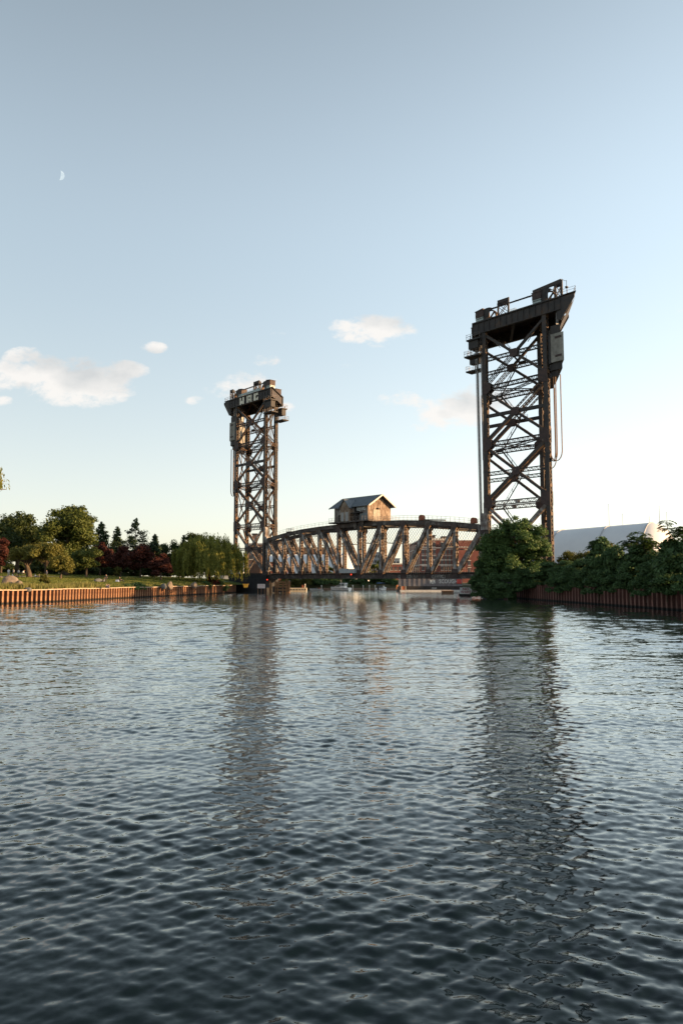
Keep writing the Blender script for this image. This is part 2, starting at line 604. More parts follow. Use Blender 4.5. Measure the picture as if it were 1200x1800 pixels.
def water_spectrum():
    r = np.random.default_rng(5)
    out = []
    for k in range(150):
        lam = 0.10 * (0.62 / 0.10) ** (r.random() ** 0.85)
        # two crossing trains of wind ripples and a little of everything
        pick = r.random()
        if pick < 0.42:
            ang = r.normal(math.radians(62), math.radians(17))
        elif pick < 0.80:
            ang = r.normal(math.radians(124), math.radians(17))
        else:
            ang = r.random() * 2 * math.pi
        amp = 0.00084 * lam ** 0.9 * (0.4 + 1.2 * r.random()) / 0.5
        if lam > 0.5:
            amp *= 0.8
        out.append((2 * math.pi / lam * math.cos(ang), 2 * math.pi / lam * math.sin(ang), amp, r.random() * 6.283, lam))
    # a slow long swell under it
    for lam, deg, amp in ((2.3, 75, .006), (3.1, 110, .007), (1.6, 140, .004)):
        out.append((2 * math.pi / lam * math.cos(math.radians(deg)), 2 * math.pi / lam * math.sin(math.radians(deg)), amp, lam * 9, lam))
    # the open reach before the bridge carries longer wind waves
    for k in range(90):
        lam = 0.36 * (2.4 / 0.36) ** r.random()
        ang = r.normal(math.radians(90), math.radians(24))
        out.append((2 * math.pi / lam * math.cos(ang), 2 * math.pi / lam * math.sin(ang), WAVE_FAR * lam * (0.4 + 1.2 * r.random()), r.random() * 6.283, -lam))
    return out


def make_water():
    m, n, l, b = new_mat('river_water')
    b.inputs['Base Color'].default_value = (0.0015, 0.0050, 0.0085, 1)
    b.inputs['Roughness'].default_value = 0.045
    b.inputs['IOR'].default_value = 1.33
    b.inputs['Specular IOR Level'].default_value = 0.5
    geo = n.new('ShaderNodeNewGeometry')

    def slopes(scale, stretch_, gain, detail, off):
        mp = n.new('ShaderNodeVectorMath')
        mp.operation = 'MULTIPLY_ADD'
        l.new(geo.outputs['Position'], mp.inputs[0])
        mp.inputs[1].default_value = stretch_
        mp.inputs[2].default_value = off
        z = n.new('ShaderNodeTexNoise')
        z.inputs['Scale'].default_value = scale
        z.inputs['Detail'].default_value = detail
        z.inputs['Roughness'].default_value = 0.55
        l.new(mp.outputs[0], z.inputs['Vector'])
        s = n.new('ShaderNodeVectorMath')
        s.operation = 'MULTIPLY_ADD'
        l.new(z.outputs['Color'], s.inputs[0])
        s.inputs[1].default_value = (gain * 0.75, gain, 0)
        s.inputs[2].default_value = (-gain * 0.375, -gain * 0.5, 0)
        return s.outputs[0]

    # gusts: patches of rougher and smoother water tens of metres across
    gmp = n.new('ShaderNodeVectorMath')
    gmp.operation = 'MULTIPLY'
    l.new(geo.outputs['Position'], gmp.inputs[0])
    gmp.inputs[1].default_value = (0.35, 1.0, 1.0)
    gust = n.new('ShaderNodeTexNoise')
    gust.inputs['Scale'].default_value = 0.085
    gust.inputs['Detail'].default_value = 3.0
    l.new(gmp.outputs[0], gust.inputs['Vector'])
    gm = n.new('ShaderNodeMapRange')
    l.new(gust.outputs['Fac'], gm.inputs[0])
    gm.inputs[1].default_value, gm.inputs[2].default_value = 0.35, 0.65
    gm.inputs[3].default_value, gm.inputs[4].default_value = 0.65, 1.25
    fine = slopes(8.0, (0.8, 1.0, 1.0), 0.22, 2.0, (3, 1, 0))
    # beyond the modelled ripples the waves go on as relief of the same slope
    cd = n.new('ShaderNodeVectorMath')
    cd.operation = 'LENGTH'
    l.new(geo.outputs['Position'], cd.inputs[0])
    farw = n.new('ShaderNodeMapRange')
    l.new(cd.outputs['Value'], farw.inputs[0])
    farw.inputs[1].default_value, farw.inputs[2].default_value = 60.0, 130.0
    mid = slopes(2.2, (0.6, 1.0, 1.0), 0.20, 3.0, (0, 7, 0))
    midw = n.new('ShaderNodeVectorMath')
    midw.operation = 'SCALE'
    l.new(mid, midw.inputs[0])
    l.new(farw.outputs[0], midw.inputs['Scale'])
    add = n.new('ShaderNodeVectorMath')
    add.operation = 'ADD'
    l.new(fine, add.inputs[0])
    l.new(midw.outputs[0], add.inputs[1])
    sc = n.new('ShaderNodeVectorMath')
    sc.operation = 'SCALE'
    l.new(add.outputs[0], sc.inputs[0])
    l.new(gm.outputs[0], sc.inputs['Scale'])
    sub = n.new('ShaderNodeVectorMath')
    sub.operation = 'SUBTRACT'
    l.new(geo.outputs['Normal'], sub.inputs[0])
    l.new(sc.outputs[0], sub.inputs[1])
    nrm = n.new('ShaderNodeVectorMath')
    nrm.operation = 'NORMALIZE'
    l.new(sub.outputs[0], nrm.inputs[0])
    l.new(nrm.outputs[0], b.inputs['Normal'])
    # ripples too small to see one by one turn into roughness
    rg_ = n.new('ShaderNodeMapRange')
    rg_.interpolation_type = 'SMOOTHSTEP'
    l.new(cd.outputs['Value'], rg_.inputs[0])
    rg_.inputs[1].default_value, rg_.inputs[2].default_value = 10.0, 85.0
    rg_.inputs[3].default_value, rg_.inputs[4].default_value = 0.085, 0.10
    l.new(mth(n, l, 'MULTIPLY', rg_.outputs[0], mth(n, l, 'MULTIPLY_ADD', gm.outputs[0], 0.4, 0.6)), b.inputs['Roughness'])

    # a dark body under a mirror skin whose strength climbs towards grazing view
    lw = n.new('ShaderNodeLayerWeight')
    lw.inputs['Blend'].default_value = 0.5
    l.new(nrm.outputs[0], lw.inputs['Normal'])
    fc = n.new('ShaderNodeFloatCurve')
    cv = fc.mapping.curves[0]
    pts = [(0.0, .020), (.30, .024), (.53, .055), (.633, .125), (.775, .40), (.90, .74), (1.0, .97)]
    while len(cv.points) < len(pts):
        cv.points.new(.5, .5)
    for k, p in enumerate(pts):
        cv.points[k].location = p
    fc.mapping.update()
    l.new(lw.outputs['Facing'], fc.inputs['Value'])
    body = n.new('ShaderNodeBsdfDiffuse')
    body.inputs[0].default_value = (0.003, 0.008, 0.010, 1)
    skin = n.new('ShaderNodeBsdfGlossy')
    skin.inputs['Color'].default_value = (0.97, 1.0, 1.0, 1)
    l.new(nrm.outputs[0], skin.inputs['Normal'])
    l.new(b.inputs['Roughness'].links[0].from_socket, skin.inputs['Roughness'])
    mixs = n.new('ShaderNodeMixShader')
    l.new(fc.outputs[0], mixs.inputs[0])
    l.new(body.outputs[0], mixs.inputs[1])
    l.new(skin.outputs[0], mixs.inputs[2])
    l.new(mixs.outputs[0], n['Material Output'].inputs[0])
    n.remove(b)

    spec = water_spectrum()
    # rows and columns grow coarser with distance; ripples too short for the mesh fade out
    ys = [-6.0, -2.0, 1.0]
    y = 3.2
    while y < 150:
        ys.append(y)
        y += 0.011 + 0.0027 * y
    n_fine = len(ys)
    while y < 420:
        ys.append(y)
        y += 6 + 0.05 * y
    ys = np.array(ys)
    nx = 700
    tx = np.linspace(-1, 1, nx)
    half = 4.0 + np.maximum(ys, 0) * 0.51
    X = tx[None, :] * half[:, None]
    Yg = np.repeat(ys[:, None], nx, 1)
    Z = np.zeros_like(X)
    cell = np.maximum(half[:, None] * 2 / nx, np.gradient(ys)[:, None])
    for kx, ky, amp, ph, lam in spec:
        fade = np.clip((abs(lam) / cell - 2.2) / 2.0, 0, 1)
        if lam < 0:
            fade = fade * np.clip((Yg - 12) / 40, 0, 1)
        Z += amp * fade * np.sin(kx * X + ky * Yg + ph)
    gust_ = 1 + .28 * np.sin(X * .21 + Yg * .34 + 1) * np.sin(X * .13 - Yg * .19) + .22 * np.sin(Yg * .8 + .25 * X + 2 * np.sin(X * .17))
    Z *= gust_
    Z *= np.clip((150 - Yg) / 40, 0, 1) * np.clip((Yg - 1) / 2, 0, 1)
    ny = len(ys)
    co = np.stack([X, Yg, Z], -1).reshape(-1, 3)
    idx = np.arange(ny * nx).reshape(ny, nx)
    q = np.stack([idx[:-1, :-1], idx[:-1, 1:], idx[1:, 1:], idx[1:, :-1]], -1).reshape(-1, 4)
    # the flat river round it
    e = len(co)
    fl = []
    me = grid_mesh('river_water', co, q, m, smooth=True)
    o = link('river_water', me, None, None, 'structure')
    mb = MB()
    # side sheets beyond the fan and behind the camera
    h0 = 4.0
    h1 = 4.0 + ys[-1] * 0.51
    hk = 4.0
    mb.poly([(-420, -150, 0), (420, -150, 0), (420, ys[0], 0), (-420, ys[0], 0)])
    mb.poly([(-420, ys[0], 0), (-hk, ys[0], 0), (-hk, 0, 0), (-h1, ys[-1], 0), (-420, ys[-1], 0)])
    mb.poly([(hk, ys[0], 0), (420, ys[0], 0), (420, ys[-1], 0), (h1, ys[-1], 0), (hk, 0, 0)])
    mb.build('outer_water', m, None, kind='structure')


def grid_mesh(name, co, faces, mat_, smooth=False):
    me = bpy.data.meshes.new(name)
    nv, nf = len(co), len(faces)
    k = faces.shape[1]
    me.vertices.add(nv)
    me.vertices.foreach_set('co', np.ascontiguousarray(co, dtype=np.float32).ravel())
    me.loops.add(nf * k)
    me.loops.foreach_set('vertex_index', np.ascontiguousarray(faces, dtype=np.int32).ravel())
    me.polygons.add(nf)
    me.polygons.foreach_set('loop_start', np.arange(0, nf * k, k, dtype=np.int32))
    me.polygons.foreach_set('loop_total', np.full(nf, k, dtype=np.int32))
    if smooth:
        me.polygons.foreach_set('use_smooth', np.ones(nf, dtype=bool))
    me.materials.append(mat_)
    me.update(calc_edges=True)
    return me


make_water()

# ------------------------------------------------------------------ banks
WALL_L = [(-62, 97), (-54.3, 117), (-49.6, 128), (-44.7, 153), (-36.8, 186), (-33.0, 205), (-30.5, 216)]
WALL_R = [(34.9, 164.5), (37.4, 135), (42.2, 93), (46.5, 68), (53, 40)]


def along(poly, step):
    pts = [Vector((p[0], p[1], 0)) for p in poly]
    out = [pts[0]]
    carry = 0.0
    for a_, b_ in zip(pts[:-1], pts[1:]):
        d = (b_ - a_).length
        t = step - carry
        while t <= d:
            out.append(a_ + (b_ - a_) * (t / d))
            t += step
        carry = d - (t - step)
    return out


def wall_x(poly, y):
    for (x0, y0), (x1, y1) in zip(poly[:-1], poly[1:]):
        if min(y0, y1) <= y <= max(y0, y1):
            return x0 + (x1 - x0) * (y - y0) / (y1 - y0)
    p = poly[0] if abs(poly[0][1] - y) < abs(poly[-1][1] - y) else poly[-1]
    return p[0]


def lawn_z(x, y):
    d = max(0.0, wall_x(WALL_L, y) - x)
    z = 2.2 + 1.25 * (1 - math.exp(-d / 6.0)) + 0.034 * min(d, 90)
    return z + 0.10 * math.sin(x * 0.21 + 1) * math.sin(y * 0.17) * min(d / 6, 1)


def lawn_mat():
    m, n, l, b = new_mat('park_grass')
    a_ = noise_node(n, l, 0.12, 4.0, 0.6)
    c1 = ramp(n, l, a_, [(0.3, (0.060, 0.088, 0.016)), (0.7, (0.110, 0.130, 0.028))])
    c2 = ramp(n, l, noise_node(n, l, 6.0, 4.0, 0.7), [(0.3, (0.55, 0.55, 0.5)), (0.7, (1.25, 1.2, 1.1))])
    l.new(mixc(n, l, 0.8, c1, c2, 'MULTIPLY'), b.inputs['Base Color'])
    b.inputs['Roughness'].default_value = 0.9
    b.inputs['Specular IOR Level'].default_value = 0.15
    bp = n.new('ShaderNodeBump')
    bp.inputs['Distance'].default_value = 0.08
    l.new(noise_node(n, l, 8.0, 4.0, 0.7), bp.inputs['Height'])
    l.new(bp.outputs[0], b.inputs['Normal'])
    return m


LAWN = lawn_mat()
EARTH = surf('bank_earth', [(0.3, (0.030, 0.034, 0.014)), (0.7, (0.075, 0.07, 0.035))], scale=0.6, rough=0.95)
FARG = surf('far_ground', [(0.3, (0.05, 0.06, 0.025)), (0.7, (0.11, 0.10, 0.06))], scale=0.05, rough=0.95)


def banks():
    offs = [0.35, 1.0, 2.0, 3.5, 5.5, 8, 12, 17, 23, 30, 40, 55, 80, 120, 200, 400, 900]
    st_ = along(WALL_L, 2.5)
    last = st_[-1]
    st_ += [last + Vector((0.4 * k, 6.0 * k, 0)) for k in range(1, 12)]
    co = []
    for p in st_:
        for d in offs:
            x, y = p.x - d, p.y
            co.append((x, y, lawn_z(x, y) if p.y <= 216 else lawn_z(min(x, -30.5 - d), 215)))
    co = np.array(co)
    ny, nx = len(st_), len(offs)
    idx = np.arange(ny * nx).reshape(ny, nx)
    q = np.stack([idx[:-1, :-1], idx[1:, :-1], idx[1:, 1:], idx[:-1, 1:]], -1).reshape(-1, 4)[:, ::-1]
    link('park_lawn', grid_mesh('park_lawn', co, q, LAWN, True), None, None, 'structure')
    # gravel footpath through the park
    P_ = along(WALL_L, 2.5)
    co = []
    for p in P_:
        for d in (29.5, 30.6, 31.8):
            co.append((p.x - d, p.y, lawn_z(p.x - d, p.y) + .05))
    co = np.array(co)
    idx = np.arange(len(P_) * 3).reshape(len(P_), 3)
    q = np.stack([idx[:-1, :-1], idx[1:, :-1], idx[1:, 1:], idx[:-1, 1:]], -1).reshape(-1, 4)[:, ::-1]
    link('footpath', grid_mesh('footpath', co, q, surf('path_gravel', [(0.3, (0.24, 0.20, 0.15)), (0.7, (0.36, 0.31, 0.24))], 1.5, 0.95), True), None, None, 'structure')
    # right bank: rises gently behind its wall
    offs = [0.35, 2, 5, 9, 15, 25, 45, 90, 250, 800]
    st_ = [Vector((24, 170, 0)), Vector((30, 168, 0))] + along(WALL_R, 4)
    co = []
    for p in st_:
        for d in offs:
            co.append((p.x + d, p.y + d * 0.12, 2.75 + min(d, 25) * 0.05))
    co = np.array(co)
    ny, nx = len(st_), len(offs)
    idx = np.arange(ny * nx).reshape(ny, nx)
    q = np.stack([idx[:-1, :-1], idx[1:, :-1], idx[1:, 1:], idx[:-1, 1:]], -1).reshape(-1, 4)[:, ::-1]
    link('right_bank', grid_mesh('right_bank', co, q, EARTH, True), None, None, 'structure')
    # the land beyond the river bend, out to the horizon
    mb = MB()
    edge = [(-60, 300), (-10, 288), (30, 283), (43, 268), (43, 200), (34, 172)]
    far_ = [(-9000, 300), (-9000, 9000), (9000, 9000), (9000, 100), (60, 171)]
    mb.poly([(x, y, 1.9) for x, y in edge] + [(x, y, 1.9) for x, y in far_[::-1]])
    for (x0, y0), (x1, y1) in zip(edge[:-1], edge[1:]):
        mb.poly([(x0, y0, -1), (x1, y1, -1), (x1, y1, 1.9), (x0, y0, 1.9)])
    mb.build('far_bank', FARG, None, kind='structure')
    bed = MB()
    bed.poly([(-9000, -400, -1.5), (9000, -400, -1.5), (9000, 9000, -1.5), (-9000, 9000, -1.5)])
    bed.build('river_bed', EARTH, None, kind='structure')


banks()


def pile_wall(poly, top, mat_, trough, label, pitch, inward, cap):
    """one pile = one trough of a rolled steel section, each an object sharing one mesh"""
    root = thing('sheet_pile_wall', label, 'retaining wall', (poly[0][0], poly[0][1], 0))
    dpt, t = 0.50, 0.03
    p = pitch
    prof = [(0, 0), (p * .33, 0), (p * .47, -dpt), (p * .86, -dpt), (p, 0)]      # outer pan, slope, inner pan, slope
    mb = MB()
    out = prof + [(x, y - t) for x, y in prof[::-1]]
    mb.prism([(x, y, -1.2) for x, y in out], (0, 0, top + 1.2))
    # troughs' shade put into their colour: darker, redder rust than the outer pans
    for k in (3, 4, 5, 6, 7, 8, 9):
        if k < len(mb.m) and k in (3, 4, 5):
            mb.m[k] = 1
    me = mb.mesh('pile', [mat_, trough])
    st_ = along(poly, pitch)
    k = 0
    for a_, b_ in zip(st_[:-1], st_[1:]):
        o = link('pile', me, root)
        d = (b_ - a_).normalized()
        nrm = Vector((d.y, -d.x, 0))
        if nrm.x * inward > 0:          # the outer pans face the river
            o.location = a_ - root.location
        else:
            o.location = b_ - root.location
            d = -d
        o.rotation_euler = (0, 0, math.atan2(d.y, d.x))
        o.location.z += 0.05 * math.sin(k * 12.9) + (0.06 if k % 7 == 3 else 0)
        k += 1
    if cap:
        st_ = along(poly, 4.0)
        for k, (a_, b_) in enumerate(zip(st_[:-1], st_[1:])):
            d = (b_ - a_).normalized()
            nrm = Vector((-d.y, d.x, 0))
            if nrm.x * inward < 0:
                nrm = -nrm
            mb = MB()
            dz = 0.04 * math.sin(k * 5.1)
            mb.beam(a_ + nrm * 0.05 + UP * (top + 0.09 + dz), b_ - d * 0.04 + nrm * 0.05 + UP * (top + 0.09 + dz), UP, 0.16, 0.62)
            mb.build('cap', CAPM, root)
    return root


pile_wall(WALL_L, 2.12, PILE, PILE_SHADE, 'rusty orange sheet pile wall below the park lawn, with a pale cap', 1.0, -1, True)
pile_wall(WALL_R, 2.9, PILE_R, PILE_R_SHADE, 'shaded red brown sheet pile wall under the green shrubs', 1.15, 1, False)


# ------------------------------------------------------------------ built-up steel members
def webs(mb, p0, p1, nrm, b, d, t=0.07):
    """two channels: web plates facing +-nrm, width b, spaced d, with lips round the laced sides"""
    p0, p1, nrm = Vector(p0), Vector(p1), Vector(nrm)
    ax = (p1 - p0).normalized()
    nrm = (nrm - ax * nrm.dot(ax)).normalized()
    e = ax.cross(nrm).normalized()
    for s in (-1, 1):
        mb.beam(p0 + nrm * s * (d / 2 - t / 2), p1 + nrm * s * (d / 2 - t / 2), e, b, t)
        for q in (-1, 1):
            off = nrm * s * (d / 2 - t - 0.06) + e * q * (b / 2 - 0.03)
            mb.beam(p0 + off, p1 + off, nrm, 0.12, 0.05)


def lacing(mb, p0, p1, nrm, b, d, pitch=None, bar=0.12, both=False, plates=True):
    """zigzag bars and tie plates on the two sides that join the channels"""
    p0, p1, nrm = Vector(p0), Vector(p1), Vector(nrm)
    L = (p1 - p0).length
    ax = (p1 - p0) / L
    nrm = (nrm - ax * nrm.dot(ax)).normalized()
    e = ax.cross(nrm).normalized()
    pitch = pitch or d * 0.95
    n = max(2, int(L / pitch))
    h = d / 2 - 0.10
    for q in (-1, 1):
        base = e * q * (b / 2 + 0.012)
        s = 1
        for k in range(n):
            a_ = p0 + ax * (L * k / n) + base
            c_ = p0 + ax * (L * (k + 1) / n) + base
            mb.beam(a_ + nrm * h * s, c_ - nrm * h * s, e, 0.03, bar)
            if both:
                mb.beam(a_ - nrm * h * s + e * q * .035, c_ + nrm * h * s + e * q * .035, e, 0.03, bar)
            s = -s
        if plates:
            m = max(2, int(L / 6.0))
            for k in range(m + 1):
                c_ = p0 + ax * (0.4 + (L - 0.8) * k / m) + base * 1.03
                mb.beam(c_ - ax * 0.35, c_ + ax * 0.35, e, 0.035, d - 0.06)


def member(name, parent, p0, p1, nrm, b, d, mat_, lmat=None, both=False, pitch=None, bar=0.12):
    mb = MB()
    webs(mb, p0, p1, nrm, b, d)
    o = mb.build(name, mat_, parent)
    lb = MB()
    lacing(lb, p0, p1, nrm, b, d, pitch, bar, both)
    lb.build('lacing', lmat or LACE, o, kind='stuff')
    return o


def lattice_strut(mb, p0, p1, up, h, w, pitch=None, t=0.11):
    """open truss strut: four corner angles and zigzag webs"""
    p0, p1, up = Vector(p0), Vector(p1), Vector(up)
    L = (p1 - p0).length
    ax = (p1 - p0) / L
    up = (up - ax * up.dot(ax)).normalized()
    sd = ax.cross(up)
    for a_ in (-1, 1):
        for c_ in (-1, 1):
            o = up * a_ * h / 2 + sd * c_ * w / 2
            mb.beam(p0 + o, p1 + o, up, t, t)
    n = max(3, int(L / (pitch or h)))
    for c_ in (-1, 1):
        s = 1
        for k in range(n):
            a0 = p0 + ax * (L * k / n) + sd * c_ * w / 2
            a1 = p0 + ax * (L * (k + 1) / n) + sd * c_ * w / 2
            mb.beam(a0 + up * h / 2 * s, a1 - up * h / 2 * s, sd, 0.05, t * 0.7)
            s = -s


def rail_run(mb, pts, h=1.05, step=1.6, r=0.03):
    pts = [Vector(p) for p in pts]
    for a_, b_ in zip(pts[:-1], pts[1:]):
        L = (b_ - a_).length
        n = max(1, int(L / step))
        for k in range(n + 1):
            p = a_ + (b_ - a_) * (k / n)
            mb.beam(p, p + UP * h, AX, r * 1.6, r * 1.6)
        for z in (h, h * 0.55):
            mb.beam(a_ + UP * z, b_ + UP * z, UP, r * 1.6, r * 1.6)


def plate_poly(mb, pts, nrm, t):
    nrm = Vector(nrm).normalized() * t
    mb.prism([Vector(p) - nrm / 2 for p in pts], nrm)


Z0, ZP, Z2, Z3, ZT = 5.4, 20.84, 34.27, 47.3, 60.6
GB, GT = 60.45, 63.1


def sheave_mesh(parent, c, ax, wd, r=2.35):
    """grooved cable wheel: rim, hub and spokes; axle along wd"""
    rim = MB()
    n = 28
    for k in range(n):
        a0, a1 = 2 * math.pi * k / n, 2 * math.pi * (k + 1) / n
        for lo, hi, hw in ((r - .28, r, .42),):
            q = []
            for a_ in (a0, a1):
                dr = ax * math.cos(a_) + UP * math.sin(a_)
                q.append((dr * lo, dr * hi))
            b = [c + q[0][0] - wd * hw, c + q[0][1] - wd * hw, c + q[1][1] - wd * hw, c + q[1][0] - wd * hw]
            t = [p + wd * 2 * hw for p in b]
            rim.hexa(b, t)
    o = rim.build('sheave', LACE, parent)
    sp = MB()
    for k in range(8):
        a_ = 2 * math.pi * k / 8
        dr = ax * math.cos(a_) + UP * math.sin(a_)
        sp.beam(c, c + dr * (r - .25), wd, .3, .28)
    sp.tube([c - wd * .7, c + wd * .7], .42, 10)
    sp.build('spokes', LACE, o)


def tower(name, label, inner, sgn, is_right):
    ud = AX * sgn                                   # from the river leg to the shore leg
    root = thing(name, label, 'lift tower', V3(inner, 0))
    Q = lambda u_, v_, z: V3(inner, 0) + ud * u_ + WV * v_ + UP * z
    wn_ = Vector((WV.y, -WV.x, 0)).normalized()     # normal of the end faces
    if wn_.dot(ud) < 0:
        wn_ = -wn_
    wdir = WV.normalized()
    # legs
    for v_ in (0, 1):
        for u_ in (0, TL):
            member('leg', root, Q(u_, v_, Z0 - .4), Q(u_, v_, GB), NX, .98, 1.0, STEEL, pitch=.85, bar=.15)
    lev = [Z0, ZP, Z2, Z3, ZT]
    for v_ in (0, 1):
        for k in range(4):
            za, zb = lev[k], lev[k + 1]
            zm = (za + zb) / 2
            off = NX * 0.0
            c = Q(TL / 2, v_, zm)
            g = 1.05
            if k == 0:
                zm = 13.4
                c = Q(TL / 2, v_, zm)
            lo_i, lo_o, hi_i, hi_o = Q(.5, v_, za + g), Q(TL - .5, v_, za + g), Q(.5, v_, zb - g), Q(TL - .5, v_, zb - g)
            heavy = SPANS if k == 0 else STEEL
            # the diagonal that rises towards the shore is the stouter one
            if k < 2:
                member('diagonal', root, lo_i, hi_o, NX, 0.80, .55, heavy, pitch=1.0)
            elif k == 2:
                member('diagonal', root, lo_i, c, NX, 0.80, .55, heavy, pitch=1.0)
                mb = MB()
                lattice_strut(mb, c, hi_o, NX, .55, .95, .8, .16)
                mb.build('diagonal', STEEL, root)
            else:
                mb = MB()
                lattice_strut(mb, lo_i, c, NX, .55, .75, .8, .14)
                mb.build('diagonal', STEEL, root)
                member('diagonal', root, c, hi_o, NX, .55, .5, heavy)
            member('diagonal', root, hi_i, c, NX, .56, .50, heavy, pitch=1.0)
            member('diagonal', root, c, lo_o, NX, .56, .50, heavy, pitch=1.0)
            mb = MB()
            s = 1.05
            pts = [c + ud * x + UP * z for x, z in ((-s, -.45), (-.62, -.9), (.62, -.9), (s, -.45), (s, .45), (.62, .9), (-.62, .9), (-s, .45))]
            for q in (-1, 1):
                plate_poly(mb, [p + NX * q * .36 for p in pts], NX, .06)
            mb.build('gusset_plate', GUSSET, root)
            # strut through the crossing
            mb = MB()
            if k == 2:
                mb.beam(Q(.5, v_, zm), c - ud * 1.2, UP, .75, .55)
                mb.beam(c + ud * 1.2, Q(TL - .5, v_, zm), UP, .75, .55)
            else:
                lattice_strut(mb, Q(.5, v_, zm), c - ud * 1.1, UP, .75, .5, .6, .13)
                lattice_strut(mb, c + ud * 1.1, Q(TL - .5, v_, zm), UP, .75, .5, .6, .13)
            mb.build('strut', STEEL, root)
        for k, z in ((1, ZP), (2, Z2), (3, Z3)):
            if k == 1:
                member('strut', root, Q(.55, v_, z), Q(TL - .55, v_, z), UP, .7, 1.0, SPANS, SPANS, pitch=.8)
            else:
                mb = MB()
                lattice_strut(mb, Q(.5, v_, z), Q(TL - .5, v_, z), UP, .85, .6, .62, .15)
                mb.build('strut', STEEL, root)
            for u_, q in ((.0, 1), (TL, -1)):
                mb = MB()
                for sd in (-1, 1):
                    base = Q(u_, v_, z) + NX * sd * .56
                    pts = [base + ud * (x * q) + UP * dz for x, dz in ((-.52, -1.5), (.55, -1.5), (1.75, -.75), (1.75, .75), (.55, 1.5), (-.52, 1.5))]
                    plate_poly(mb, pts, NX, .05)
                mb.build('gusset_plate', GUSSET, root)
    # end faces
    for u_ in (0, TL):
        half = [ZP, Z2, Z3, ZT - .2]
        for k in range(len(half)):
            z = half[k]
            if k < 3:
                mb = MB()
                lattice_strut(mb, Q(u_, .045, z), Q(u_, .955, z), UP, .8, .5, .8, .12)
                mb.build('cross_strut', LACE, root)
            if k and (u_ == 0 or k < 3):
                za, zb = half[k - 1] + .5, z - .5
                m_ = Q(u_, .5, (za + zb) / 2)
                for va, vb in ((.05, .95), (.95, .05)):
                    mb = MB()
                    p0, p1 = Q(u_, va, za), Q(u_, vb, zb)
                    mb.beam(p0, p1, wn_, .24, .10)
                    mb.beam(p0 + wn_ * .12, p1 + wn_ * .12, wn_, .05, .24)
                    mb.build('cross_brace', LACE, root)
                mb = MB()
                c_ = [m_ + wdir * a_ + UP * b_ for a_, b_ in ((-.7, -.4), (.7, -.4), (.7, .4), (-.7, .4))]
                plate_poly(mb, [p + wn_ * .24 for p in c_], wn_, .04)
                mb.build('gusset_plate', LACE, root)
        # portal knees over the tracks
        for va, vb in ((.045, .32), (.955, .68)):
            mb = MB()
            mb.beam(Q(u_, va, ZP - 4.2), Q(u_, vb, ZP - .5), wn_, .35, .3)
            mb.build('knee_brace', LACE, root)
    # level frames: one crossing pair in plan at each joint
    for z in (Z2, Z3):
        for a_, b_ in (((.6, .04), (TL - .6, .96)), ((TL - .6, .04), (.6, .96))):
            mb = MB()
            lattice_strut(mb, Q(a_[0], a_[1], z - .1), Q(b_[0], b_[1], z - .1), UP, .45, .4, .8, .10)
            mb.build('plan_brace', STEEL, root)
    # stair flights inside the far truss
    zs = [8, 13.5, 20.2, 27, 33.6, 40, 46.6, 53.5, 60]
    for k in range(len(zs) - 1):
        ua, ub = (4.6, 9.8) if k % 2 == 0 else (9.8, 4.6)
        mb = MB()
        p0, p1 = Q(ua, .62, zs[k]), Q(ub, .62, zs[k + 1])
        for off in (-.4, .4):
            o_ = wdir * off
            mb.beam(p0 + o_, p1 + o_, UP, .22, .06)
            mb.beam(p0 + o_ + UP * 1.0, p1 + o_ + UP * 1.0, UP, .06, .06)
            for j in range(5):
                q = p0 + (p1 - p0) * (j / 4) + o_
                mb.beam(q, q + UP, ud, .05, .05)
        nst = 15
        for j in range(nst):
            q = p0 + (p1 - p0) * ((j + .5) / nst)
            mb.beam(q - wdir * .4, q + wdir * .4, ud, .26, .04)
        mb.build('stair_flight', DARK, root)
        mb = MB()
        c_ = Q(ub + (.9 if ub > ua else -.9), .62, zs[k + 1])
        mb.box(c_, ud, wdir, 1.9, 1.8, c_.z - .08, c_.z)
        e0 = [c_ + ud * a_ + wdir * b_ for a_, b_ in ((-.9, -.85), (.9, -.85), (.9, .85), (-.9, .85))]
        rail_run(mb, e0, 1.0, 1.2, .025)
        mb.build('stair_landing', DARK, root)
    # ---------------- head: plate girders carrying the sheaves
    U0, U1 = -3.0, TL + 4.0
    for v_ in (0, 1):
        mb = MB()
        off = -NX * .35 if v_ == 0 else NX * .35
        mb.beam(Q(U0, v_, (GB + GT) / 2) + off, Q(U1, v_, (GB + GT) / 2) + off, UP, GT - GB - .1, .10)
        mb.beam(Q(U0, v_, GT) + off, Q(U1, v_, GT) + off, NX, .75, .12)
        mb.beam(Q(U0, v_, GB) + off, Q(U1, v_, GB) + off, NX, .75, .12)
        g = mb.build('plate_girder', STEEL, root)
        sb = MB()
        n = 15
        for k in range(n + 1):
            p = Q(U0 + (U1 - U0) * k / n, v_, 0) + off * 1.42
            sb.beam(V3(p, GB + .08), V3(p, GT - .08), ud, .16, .16)
        sb.build('stiffener', STEEL, g, kind='stuff')
    for u_ in (U0 + .08, 0, TL * .5, TL, U1 - .08):
        mb = MB()
        mb.beam(Q(u_, 0, (GB + GT) / 2), Q(u_, 1, (GB + GT) / 2), UP, GT - GB - .2, .14)
        mb.beam(Q(u_, 0, GB + .1), Q(u_, 1, GB + .1), wn_, .6, .1)
        mb.build('cross_girder', STEEL, root)
    mb = MB()
    b = [Q(U0 - .6, -.06, 0), Q(U1 + .2, -.06, 0), Q(U1 + .2, 1.06, 0), Q(U0 - .6, 1.06, 0)]
    if sgn < 0:
        b = b[::-1]
    mb.hexa([V3(p, GT + .08) for p in b], [V3(p, GT + .30) for p in b])
    mb.build('head_deck', STEEL, root)
